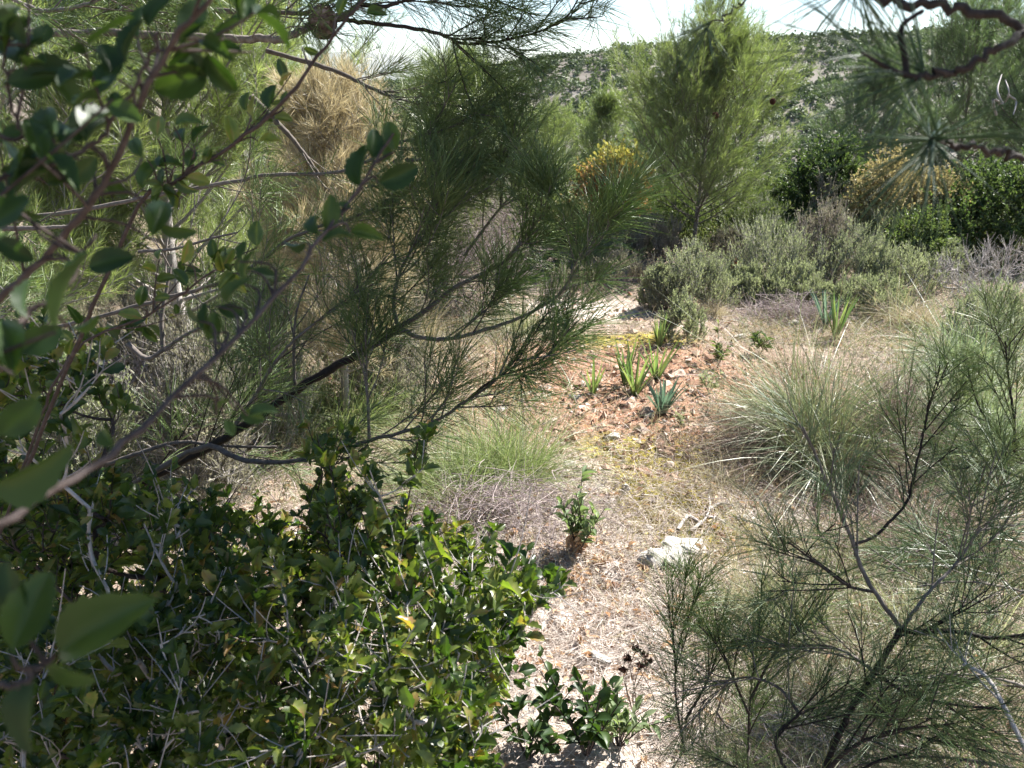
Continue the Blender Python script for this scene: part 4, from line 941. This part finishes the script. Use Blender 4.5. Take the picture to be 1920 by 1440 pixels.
# ------------------------------------------------------------------ shrubs of the clearing's far side
LF = leaf_tpl(3, 0, .8, .25, .15, 0); LF4 = leaf_tpl(4, 0, .8, .3, .2, .05)
def shrub(name, label, base, rx, H, ntips, lmat, wmat='bark_grey', per=16, ll=.02, lw=.4, upright=0.0, group=None, low=.12, tpl=None, tint=None, rt=.0016, needle=False, side=6, cat='shrub', ry=None, foliage_name='foliage'):
    t = thing(name, label, cat, base, group)
    ry = ry or rx
    dv = rdirs(ntips * 2); dv = dv[dv[:, 2] > -.1][:ntips]; r = ru(.25, 1, len(dv)) ** .5
    tips = dv * r[:, None] * np.array([rx, ry, H * (1 - low)]) + np.array([0, 0, H * low]); tips[:, 2] = np.abs(tips[:, 2])
    tips[:, :2] *= (1 + .25 * rng.normal(size=(len(dv), 1)) * .6)
    tips += np.asarray(base)
    sk = skeleton(np.asarray(base) - [0, 0, .02], tips, 4, .07, .12)
    g = Geo(); wood(g, sk, rt, .45, 4, .02)
    pth = sk[3]
    s1 = side_shoots(pth, side, .3, 1, .7, H * .28, H * .22, upright, 4)
    tubes(g, s1, rt * .8, rt * .5, 3)
    g.build('stems', M[wmat], t)
    if lmat:
        gl = Geo()
        for q, m in ((pth, per), (s1, per // 2 + 1)):
            idx = np.repeat(np.arange(len(q)), m); p, tn = sample(q, idx, ru(.15, 1, len(idx)))
            d = norm(tn * (.8 + upright) + perp(tn) * .8 + .3 * UP)
            L = ll * ru(.6, 1.2, len(idx)); tn_ = np.clip(np.repeat(ru(0, .7, len(q)), m) + ru(-.15, .35, len(idx)), 0, 1)
            if tint is not None: tn_ = np.clip(tint(p - np.asarray(base)) + ru(-.15, .15, len(idx)), 0, 1)
            leaves(gl, p, d, UP * .5 + rdirs(len(idx)), L, L * lw * ru(.8, 1.2, len(idx)), tpl or LF, tn_)
        gl.build(foliage_name, M[lmat], t)
    return t
EV = 0
GS = 'grey-green shrubs on the far edge of the clearing'
def px_w(w, Yd): return w * Yd * 1.02 / FPX
def fill(px, top, Yd):
    b = ground_at(px, Yd); return b, max(.12, top_h(px, top, Yd, b))
def grey(px, top, w, Yd, label, lmat='sage', **k):
    b, h = fill(px, top, Yd)
    k.setdefault('upright', 1.3); k.setdefault('lw', .24); k.setdefault('side', 8)
    return shrub('grey_shrub', label, b, px_w(w, Yd) * .5, h, int(k.pop('n', 110) * 1.5), lmat, k.pop('wm', 'bark_grey'), 24, k.pop('ll', .02), group=GS, **k)
grey(1300, 470, 150, 6.3, 'feathery pale green shrub at the foot of the sunlit middle pine')
grey(1240, 505, 70, 6.2, 'small upright pale shrub beside the shaded bare ground')
grey(1445, 420, 170, 6.9, 'wide grey-green shrub between the middle pine and the brown twigged one')
grey(1545, 395, 130, 7.2, 'brownish grey half-dry shrub below the dark evergreen', 'heath', wm='twig_violet')
grey(1600, 430, 150, 6.9, 'rounded sage shrub in front of the ochre bush')
grey(1690, 470, 150, 6.7, 'low sage shrub below the bright green bush')
grey(1500, 500, 140, 6.4, 'low pale shrub just behind the far asphodels')
grey(1410, 505, 110, 6.5, 'pale shrub next to the maroon bush')
grey(1165, 470, 130, 7.0, 'twiggy violet shrub on the shaded bare ground', 'heath', wm='twig_violet', n=70)
grey(1075, 500, 120, 6.6, 'low dry shrub half behind the bough tips', 'heath', n=70)
grey(1345, 500, 120, 6.8, 'sage shrub beside the maroon bush, toward the pine trunk')
grey(1515, 455, 130, 7.6, 'tall olive shrub right below the evergreen bush', 'sage_green')
grey(1640, 520, 150, 6.2, 'low wide sage shrub at the back rim of the clearing')
grey(1755, 455, 150, 7.3, 'olive grey shrub between the bright green bush and the bare one')
grey(1185, 395, 140, 8.4, 'tall pale shrub between the orange bush and the middle pine')
grey(1420, 380, 130, 8.4, 'tall olive shrub in the shelter of the middle pine', 'sage_green')
grey(1670, 395, 150, 7.9, 'tall sage shrub growing into the ochre bush')
grey(1250, 360, 130, 9.2, 'green scrub at the back of the orange bush and the middle pine', 'sage_green', ll=.03, lw=.3)
grey(1395, 340, 150, 9.4, 'green scrub behind the trunk of the middle pine', 'sage_green', ll=.03, lw=.3)
grey(1590, 320, 130, 9.6, 'green scrub between the evergreen bush and the taller ochre one', 'sage_green', ll=.03, lw=.3)
grey(1700, 300, 150, 9.8, 'olive scrub rising behind the two ochre bushes', 'heath_green', ll=.03, lw=.3)
grey(1820, 330, 150, 9.0, 'olive scrub beside the big dusky evergreen bush', 'heath_green', ll=.03, lw=.3)
grey(1040, 380, 150, 9.5, 'olive scrub at the side of the orange bush', 'heath_green', ll=.03, lw=.3)
grey(1225, 405, 120, 8.0, 'thin violet-grey twiggy shrub left of the pine trunk'.replace('left of', 'close by'), 'heath', wm='twig_violet', n=80)
grey(1120, 440, 110, 7.6, 'pale shrub under the orange leaved bush')
grey(1380, 430, 120, 8.2, 'shadowed grey shrub behind the pine trunk', 'heath', wm='twig_violet', n=80)
grey(1285, 560, 90, 5.3, 'thin wispy pale plant behind the asphodel cluster', n=45)
grey(1885, 545, 150, 5.0, 'straw-green bushy plant near the bare grey shrub', 'sage', n=90)
grey(1560, 340, 120, 8.6, 'dull shrub tucked behind the brownish half-dry one', 'heath', n=80)
grey(1000, 470, 140, 7.4, 'olive shrub seen between the bough tips', 'sage_green', n=90)
grey(780, 430, 170, 5.8, 'olive green shrub behind the forked bough', 'sage_green', n=90)
grey(650, 480, 170, 4.6, 'dry grey shrub under the golden pine', 'heath', n=90)
grey(250, 560, 200, 3.9, 'tangled dry shrub behind the near oak stems', 'heath', n=110)
grey(480, 560, 160, 3.6, 'small sage bush below the pale pine', 'sage', n=80)
b, h = fill(1385, 490, 7.0); shrub('maroon_shrub', 'dark maroon little bush in shade between pale shrubs', b, .17, h, 60, 'maroon', 'bark_dark', 12, .025, .5)
b, h = fill(1535, 265, 9.0); shrub('evergreen_shrub', 'dark evergreen bush against the sunlit middle pine', b, .45, h, 190, 'oak_far', 'bark_oak', 24, .035, .6, tpl=LF4)
b, h = fill(1480, 330, 9.6); shrub('evergreen_shrub', 'shadowy evergreen bush peeping out below the middle pine', b, .4, h, 120, 'oak_far', 'bark_oak', 22, .035, .6, tpl=LF4)
b, h = fill(1770, 330, 8.8); shrub('evergreen_shrub', 'dull olive bush behind the second ochre bush', b, .5, h, 170, 'heath_green', 'bark_grey', 24, .03, .45, tpl=LF4)
b, h = fill(1880, 300, 7.9); shrub('evergreen_shrub', 'big dusky evergreen bush behind the bare grey shrub', b, .75, h, 300, 'oak_far', 'bark_oak', 24, .035, .6, tpl=LF4)
b, h = fill(1645, 300, 8.3); shrub('ochre_shrub', 'ochre leaved bush, the taller of the two golden ones', b, .3, h, 150, 'ochre', 'bark_oak', 20, .028, .6, tpl=LF4, low=.35)
b, h = fill(1740, 330, 8.1); shrub('ochre_shrub', 'ochre leaved bush beside the dusky evergreen', b, .3, h, 120, 'ochre', 'bark_oak', 18, .028, .6, tpl=LF4, low=.35)
b, h = fill(1725, 395, 7.5); shrub('green_shrub', 'bright green bush in front of the ochre ones', b, .3, h, 120, 'sage_green', 'bark_oak', 20, .032, .4, tpl=LF4)
b, h = fill(1148, 288, 9.0); shrub('turning_bush', 'bush with yellow leaves on top and orange below', b, .33, h, 120, 'flame', 'bark_oak', 10, .045, .7, tpl=LF4, low=.38, tint=lambda p: np.clip((p[:, 2] - h * .66) / (h * .3) + .3 * rng.normal(size=len(p)), 0, 1))
b, h = fill(1075, 380, 8.6); shrub('green_shrub', 'olive-yellow bush beneath the orange leaves', b, .3, h, 80, 'ochre', 'bark_oak', 14, .035, .5, tpl=LF4)
b, h = fill(1880, 440, 6.7); shrub('bare_shrub', 'leafless pale grey shrub with spreading twigs', b, .4, h, 90, None, 'bark_grey', side=6, rt=.002)
b, h = fill(1790, 480, 6.5); shrub('bare_shrub', 'lower leafless grey shrub beside the sage one', b, .28, h, 80, None, 'bark_grey', side=8, rt=.002)
b, h = fill(910, 330, 6.0); shrub('bare_shrub', 'violet-grey leafless shrub seen through the boughs', b, .35, h, 130, None, 'twig_violet', side=9, rt=.0018)
b = G(1690, 880); shrub('bare_shrub', 'reddish brown twiggy bush beside the big tussock', b, .26, .42, 130, None, 'twig_brown', side=10, rt=.0011)
b = G(1600, 560); shrub('bare_shrub', 'low dead twig bush in shade behind the far asphodels', b, .4, .2, 80, None, 'twig_violet', side=8, rt=.0015)
b = G(330, 830); shrub('bare_shrub', 'tangle of dead grey twigs under the lowest bough', b, .5, .5, 150, None, 'twig_violet', side=8, rt=.0015)

g = Geo()
n = 900
ux = ru(-5, 8, n); uy = 8.3 + 5.5 * ru(0, 1, n) ** 1.3
keep = np.abs(ux / uy * FPX + 960 - 1130) > 60; keep |= uy > 8.9
ux, uy = ux[keep], uy[keep]; n = len(ux)
K = 130; hh = ru(.16, .55, n)
dv = rdirs(n * K); dv[:, 2] = np.abs(dv[:, 2])
ps = on_ground(ux, uy).repeat(K, 0) + dv * ru(.3, 1, n * K)[:, None] ** .6 * np.repeat(hh, K)[:, None] * np.array([1.1, 1.1, 1.3])
leaves(g, ps, norm(rdirs(n * K) + UP * .8), rdirs(n * K), .05, .016, LF, np.clip(np.repeat(ru(0, .8, n), K) + ru(-.2, .3, n * K), 0, 1))
tag(g.build('undergrowth', M['heath_green']), kind='stuff')
LS = 'shrubs among the pines behind the near boughs'
for px, top, w, Yd, lab, m in ((60, 560, 260, 4.6, 'pale dry shrub nearest the frame edge behind the oak stems', 'heath'), (170, 470, 260, 6.0, 'sage shrub between the two pale pines', 'sage'), (390, 470, 240, 5.4, 'olive shrub in the shade of the golden pine', 'sage_green'),
                              (560, 470, 200, 6.2, 'grey shrub deep behind the golden pine', 'sage'), (720, 520, 150, 4.2, 'short heathy shrub seen under the fork of the bough', 'heath'), (880, 450, 150, 8.0, 'sage shrub behind the bushy yellow-green pine', 'sage'), (330, 640, 160, 3.0, 'small heathy bush behind the bare grey branches', 'heath'), (90, 680, 200, 2.9, 'low sage bush beside the near pine trunk', 'sage')):
    b, h = fill(px, top, Yd); shrub('grey_shrub', lab, b, px_w(w, Yd) * .5, h, 150, m, 'bark_grey', 20, .024, .24, .7, group=LS, side=7)
# ------------------------------------------------------------------ grass tussocks
def tussock(label, base, Rr, H, n, mat, w=.0022, droop=(.25, .9), dead=0, dmat='dead_blade', spread=.9, name='grass_tussock', group='grass tussocks'):
    t = thing(name, label, 'grass', base, group)
    nc = 7; cc = .34 * Rr * rng.normal(size=(nc, 2)) * .6; cl = ru(.65, 1.15, nc)
    def bl(n, H, lo, hi, mat, nm, sp, w):
        a = ru(0, 2 * math.pi, n); rb = .16 * Rr * np.sqrt(ru(0, 1, n)); ci = rng.integers(0, nc, n)
        p = np.asarray(base) + np.stack([cc[ci, 0] + np.cos(a) * rb, cc[ci, 1] + np.sin(a) * rb, np.full(n, -.01)], 1)
        a2 = a + ru(-.9, .9, n); o = sp * ru(.03, 1, n) ** .9
        lean = cc[ci] / (Rr + 1e-6) * .9
        d = norm(np.stack([np.cos(a2) * o + lean[:, 0], np.sin(a2) * o + lean[:, 1], np.ones(n)], 1))
        L = H * 1.25 * cl[ci] * ru(.35, 1.2, n); dr = ru(lo, hi, n) * (.35 + o) * np.where(ru(0, 1, n) < .12, 1.8, 1)
        bd = -dr[:, None] * UP + .35 * np.stack([np.cos(a2), np.sin(a2), 0 * a2], 1) * o[:, None] + .22 * rng.normal(size=(n, 3))
        g = Geo(); ribbons(g, p, d, L, w * ru(.6, 1.35, n), 8, bd, 'flat', side=norm(np.cross(d, bd) + .5 * rdirs(n)), prof=np.interp(np.linspace(0, 1, 9), [0, .5, .85, 1], [1, .9, .5, .1]))
        g.build(nm, M[mat], t)
    bl(n, H, droop[0], droop[1], mat, 'leaves', spread, w)
    if dead: bl(dead, H * .85, .5, 1.3, dmat, 'dead_leaves', 1.3, w * .8)
    return t
tussock('biggest grey-green tussock, arching over dark dead skirts', TG, .62, .7, 3400, 'tussock', .0024, (.4, 1.2), 3200, 'dead_blade', .78)
tussock('bright green soft tussock under the lowest bough', G(935, 905), .45, .42, 2500, 'grass', .0018, (.2, .8), 500, 'straw', 1.0)
tussock('pale straw tuft fringing the red soil', G(1420, 770), .25, .2, 420, 'straw', .0018, (.3, .9), 200, 'dead_blade', 1.2)
tussock('bluish tussock with the palest arching blades', G(1800, 690), .45, .5, 1300, 'blue_grass', .0025, (.3, .95), 300, 'straw', 1.1)
tussock('blue-green tussock nearest the forked sapling', G(1850, 870), .45, .5, 1300, 'blue_grass', .0024, (.3, .9), 500, 'dead_blade', 1.1)
tussock('yellow-green tussock between the two bluish ones', G(1830, 780), .35, .42, 1100, 'grass', .002, (.2, .7), 300, 'straw', 1.0)
tussock('thin brown straw stalks standing by the white slab', G(1395, 1125), .2, .34, 110, 'straw', .0016, (0, .25), 0, spread=.45)
tussock('loose straw tuft beside the bleached dead root', G(1345, 905), .22, .17, 260, 'straw', .0016, (.2, .8), 120, 'dead_blade', 1.3)
tussock('straw-green tuft against the shrub edge', G(1700, 610), .4, .34, 700, 'straw', .0024, (.2, .8), 200, 'dead_blade', 1.1)
tussock('grassy tuft behind the seedling pines', G(1480, 1160), .3, .26, 420, 'straw_green', .0016, (.1, .6), 150, 'dead_blade', 1.0)
tussock('tuft in the lower corner behind the sapling needles', G(1800, 1200), .4, .3, 700, 'straw_green', .0018, (.2, .8), 300, 'dead_blade', 1.1)
tussock('dim tuft at the bottom edge below the sapling fork', G(1620, 1330), .4, .28, 500, 'straw_green', .0016, (.2, .8), 250, 'dead_blade', 1.1)
for i, (px, py, Rr, H, n, m, lab) in enumerate(((620, 800, .5, .42, 1300, 'grass', 'green tuft under the forked bough'), (360, 700, .5, .42, 1100, 'straw_green', 'pale tuft behind the bare grey branches'), (140, 800, .5, .4, 900, 'straw_green', 'dusky tuft behind the blurred oak stem'),
        (780, 640, .4, .36, 900, 'straw', 'straw tuft glimpsed under the bough fork'), (500, 620, .5, .45, 1000, 'grass', 'lush tuft below the golden pine'), (960, 620, .4, .28, 600, 'straw_green', 'short tuft at the sunny end of the clearing'),
        (1330, 590, .3, .2, 300, 'straw', 'short wispy straw tuft before the pale feathery shrub'))):
    tussock(lab, G(px, py), Rr, H, n, m, .0024, (.2, .8), n // 3, 'straw', 1.1)

# ------------------------------------------------------------------ asphodels, leafy sprigs, seed heads, twig pile, root
def asphodel(px, py, hpx, n, mat, label, spread=.45):
    b = G(px, py); hpx *= 1.08; n += 3; H = hpx * np.linalg.norm(b - CAM) / FPX
    t = thing('asphodel', label, 'asphodel', b, 'asphodel plants in the clearing')
    for i in range(n):
        a = i * 2.4 + ru(-.4, .4); o = spread * ru(.25, 1.0)
        d = norm(np.array([[math.cos(a) * o, math.sin(a) * o, 1.0]])); L = H * ru(.75, 1.15)
        bd = np.array([[math.cos(a) * .3 * o, math.sin(a) * .3 * o, -.28 * o * ru(.2, 1.4)]])
        p = b + np.array([[math.cos(a) * .008, math.sin(a) * .008, -.01]])
        g = Geo(); sd = np.array([[-math.sin(a), math.cos(a), 0]]) + .25 * rng.normal(size=(1, 3))
        ribbons(g, p, d, np.array([L]), np.array([.019 * ru(.75, 1.2)]), 9, bd, 'fold', sd, np.interp(np.linspace(0, 1, 10), [0, .3, .75, 1], [.75, 1, .6, .06]), fold=.45)
        g.build('leaf', M[mat], t)
    withered(b, 7).build('withered_leaves', M['dead_blade'], t)
def withered(b, n):
    a = ru(0, 6.28, n); d = norm(np.stack([np.cos(a), np.sin(a), .5 + 0 * a], 1)); g = Geo()
    ribbons(g, b + .006 * d, d, ru(.06, .15, n), .011, 6, -.5 * UP[None] + .25 * rng.normal(size=(n, 3)), 'fold', perp(d), fold=.6)
    return g
asphodel(1112, 740, 68, 5, 'asphodel', 'smallest asphodel, with only a few leaves, by the bluish stone', .5)
asphodel(1172, 724, 92, 8, 'asphodel', 'tall asphodel rising just behind the brightest one', .35)
asphodel(1190, 742, 100, 11, 'asphodel', 'brightest yellow-green asphodel, above the pinkish stone', .5)
asphodel(1231, 712, 84, 8, 'asphodel', 'asphodel with leaves fanning sideways behind the bluish one', .55)
asphodel(1241, 776, 72, 17, 'asphodel_blue', 'dense bluish asphodel, nearest of the group', .5)
asphodel(1236, 652, 60, 9, 'asphodel', 'slender upright asphodel at the back of the cluster', .3)
asphodel(1566, 634, 76, 11, 'asphodel', 'bright asphodel rising behind the big tussock', .3)
asphodel(1548, 612, 66, 10, 'asphodel_blue', 'dark blue-green asphodel furthest back by the sage shrubs', .45)
CT = leaf_tpl(6, 0, .7, .35, .3, .06, .55)
def sprig(name, label, base, H, nst, mat, ll, lw=.34, spread=.4, per=14, wm='bark_oak', dry=0, cat='plant', group=None):
    t = thing(name, label, cat, base, group)
    a = np.arange(nst) * 2.4 + ru(0, 1, nst); o = spread * ru(.2, 1, nst); s = np.linspace(0, 1, 6)
    d = norm(np.stack([np.cos(a) * o, np.sin(a) * o, np.ones(nst)], 1)); L = H * ru(.6, 1.1, nst)
    pth = np.asarray(base)[None, None] - [0, 0, .01] + L[:, None, None] * (d[:, None] * s[None, :, None] + (.15 * rng.normal(size=(nst, 3)))[:, None] * (s ** 2)[None, :, None])
    g = Geo(); tubes(g, pth, H * .012, H * .005, 5); g.build('stems', M[wm], t)
    idx = np.repeat(np.arange(nst), per); tt = ru(.3, 1, len(idx)); p, tn = sample(pth, idx, tt)
    dd = norm(tn * .8 + perp(tn) * .8 + .2 * UP); LL = ll * ru(.6, 1.15, len(idx))
    g = Geo(); leaves(g, p, dd, UP + .5 * rdirs(len(idx)), LL, LL * lw * ru(.8, 1.2, len(idx)), CT, wav=.06); g.build('leaves', M[mat], t)
    if dry:
        p, tn = sample(pth, rng.integers(0, nst, dry), ru(.02, .45, dry))
        dd = norm(perp(tn) + np.array([0, 0, -.5])); LL = ll * ru(.8, 1.3, dry)
        g = Geo(); leaves(g, p, dd, UP + .6 * rdirs(dry), LL, LL * .4, leaf_tpl(6, 0, .7, .6, .6, .06), wav=.15); g.build('dry_leaves', M['dryleaf'], t)
    return t
SG = 'leafy sprigs on the path'
cis = sprig('leafy_plant', 'grey-green leafy plant with tan dry leaves hanging at its base, above the white slab', G(1085, 1035), .26, 12, 'cistus', .048, dry=46, spread=.55, per=12, group=SG)
sprig('leafy_plant', 'single upright leafy sprig near the tussock fringe', G(1345, 690), .2, 5, 'sage_green', .045, .24, .25, 16, group=SG)
sprig('leafy_plant', 'dark fern-like leafy sprig by a pale stone', G(1425, 662), .13, 7, 'oak_far', .05, .22, .9, 14, group=SG)
sprig('leafy_plant', 'loose pale sprig behind the slender asphodel', G(1292, 628), .2, 8, 'sage', .035, .25, .6, 16, group=SG)
sprig('leafy_plant', 'tiny green sprig alone on the far bare ground', G(1208, 575), .09, 4, 'sage_green', .04, .3, .5, 10, group=SG)
sprig('leafy_plant', 'green leafy weed under the long bough tips', G(1060, 630), .2, 8, 'sage_green', .05, .25, .5, 12, group=SG)
sprig('leafy_plant', 'pale sprig on the soil beside the tussock fringe', G(1330, 735), .12, 7, 'sage', .03, .3, .8, 14, group=SG)
sprig('leafy_plant', 'short weed in the gravel before the bluish asphodel', G(1275, 800), .08, 5, 'sage', .025, .3, .7, 10, group=SG)
sprig('oak_seedling', 'dark seedling oak with upright leaves at the bottom edge of the path', G(1100, 1415), .26, 10, 'oak_dark', .045, .5, .6, 12, group='seedling oaks')
sprig('oak_seedling', 'low grey-leaved seedling below the dark seed heads', G(1160, 1400), .2, 9, 'cistus', .04, .42, .7, 10, group='seedling oaks')
sprig('oak_seedling', 'seedling oak beside the bottom of the oak bush', G(990, 1420), .22, 8, 'oak_dark', .04, .5, .7, 10, group='seedling oaks')
b = G(1190, 1345)
sd = thing('seed_stalk', 'dark brown dried seed heads on thin stalks above the bottom plants', 'seed heads', b)
g = Geo(); hp = []
for px, py in ((1192, 1222), (1206, 1232), (1178, 1240), (1216, 1245), (1168, 1262), (1200, 1255)):
    e = at(px, py, b[1] + .02 * rng.normal()); hp.append(e)
    tubes(g, spline([b, (b + e) / 2 + .012 * rng.normal(size=3), e], 8)[None], .0014, .001, 5)
g.build('stalks', M['twig_brown'], sd)
for e in hp:
    g = Geo(); nn = 9; dd = norm(rdirs(nn) * .8 + UP)
    leaves(g, np.repeat(e[None], nn, 0), dd, rdirs(nn), .02, .008, leaf_tpl(5, 0, .7, .6, .3, 0)); g.build('seed_head', M['seed'], sd)
def stick_pile(name, label, c, rx, ry, rz, n, l0, l1, r, mat, cat):
    t = thing(name, label, cat, c)
    x = c[0] + rx * rng.normal(size=n) * .5; y = c[1] + ry * rng.normal(size=n) * .5
    z = hgt(x, y) + rz * np.abs(rng.normal(size=n)) * np.exp(-(((x - c[0]) / rx) ** 2 + ((y - c[1]) / ry) ** 2))
    a = ru(0, 6.28, n); d = norm(np.stack([np.cos(a), np.sin(a), .35 * rng.normal(size=n)], 1)); L = ru(l0, l1, n); s = np.linspace(-.5, .5, 6)
    P = np.stack([x, y, z], 1)[:, None] + L[:, None, None] * (d[:, None] * s[None, :, None] + (.35 * rng.normal(size=(n, 3)) * np.array([1, 1, .5]))[:, None] * (s ** 2)[None, :, None])
    P[:, :, 2] = np.maximum(P[:, :, 2], hgt(P[:, :, 0], P[:, :, 1]) + .003)
    sub = side_shoots(P, 2, .2, .9, .7, l1 * .3, l1 * .25, .1, 4)
    g = Geo(); tubes(g, P, r, r * .5, 4); tubes(g, sub, r * .6, r * .3, 3); g.build('twigs', M[mat], t)
stick_pile('twig_pile', 'violet-grey heap of dead brushwood below the green tussock', G(950, 965), .42, .26, .07, 420, .08, .3, .0016, 'twig_violet', 'twigs')
stick_pile('twig_pile', 'brown dead twigs along the dark skirts of the big tussock', G(1400, 860), .35, .22, .1, 260, .08, .3, .0015, 'twig_brown', 'twigs')
stick_pile('twig_pile', 'scattered dead twigs on the shaded far soil', G(1480, 590), .4, .25, .06, 340, .1, .4, .002, 'twig_violet', 'twigs')
stick_pile('twig_pile', 'brown twig litter beneath the pine sapling', G(1750, 1050), .5, .35, .1, 320, .08, .3, .0016, 'twig_brown', 'twigs')
c = G(1320, 985)
t = thing('dead_root', 'bleached knotted dead root lying behind the white slab', 'root', c)
g = Geo()
for q in ([(1270, 1000), (1290, 975), (1315, 985), (1330, 960), (1328, 935)], [(1315, 985), (1300, 1000), (1285, 1003)], [(1330, 960), (1350, 950), (1375, 955)], [(1322, 975), (1345, 978), (1360, 990)]):
    tubes(g, spline([G(*p) + [0, 0, .012 + .01 * rng.random()] for p in q], 14)[None], .008, .003, 6, knob=.12)
g.build('root_wood', M['bark_grey'], t)

# ------------------------------------------------------------------ air between here and the far ridge
def add_haze(density):
    lo = np.array([-2900, -60, -60.0]); hi = np.array([1500, 6400, 215.0])
    V = np.array([[x, y, z] for x in (lo[0], hi[0]) for y in (lo[1], hi[1]) for z in (lo[2], hi[2])])
    q = np.array([[0, 1, 3, 2], [4, 6, 7, 5], [0, 4, 5, 1], [2, 3, 7, 6], [0, 2, 6, 4], [1, 5, 7, 3]])
    m, nt, out = newmat('thin_air')
    v = nt.nodes.new('ShaderNodeVolumePrincipled'); v.inputs['Color'].default_value = (.9, .94, 1, 1); v.inputs['Density'].default_value = density
    nt.links.new(v.outputs[0], out.inputs['Volume'])
    tag(Geo().add(V, q).build('haze', m, shade=False), kind='stuff')
add_haze(.00007)
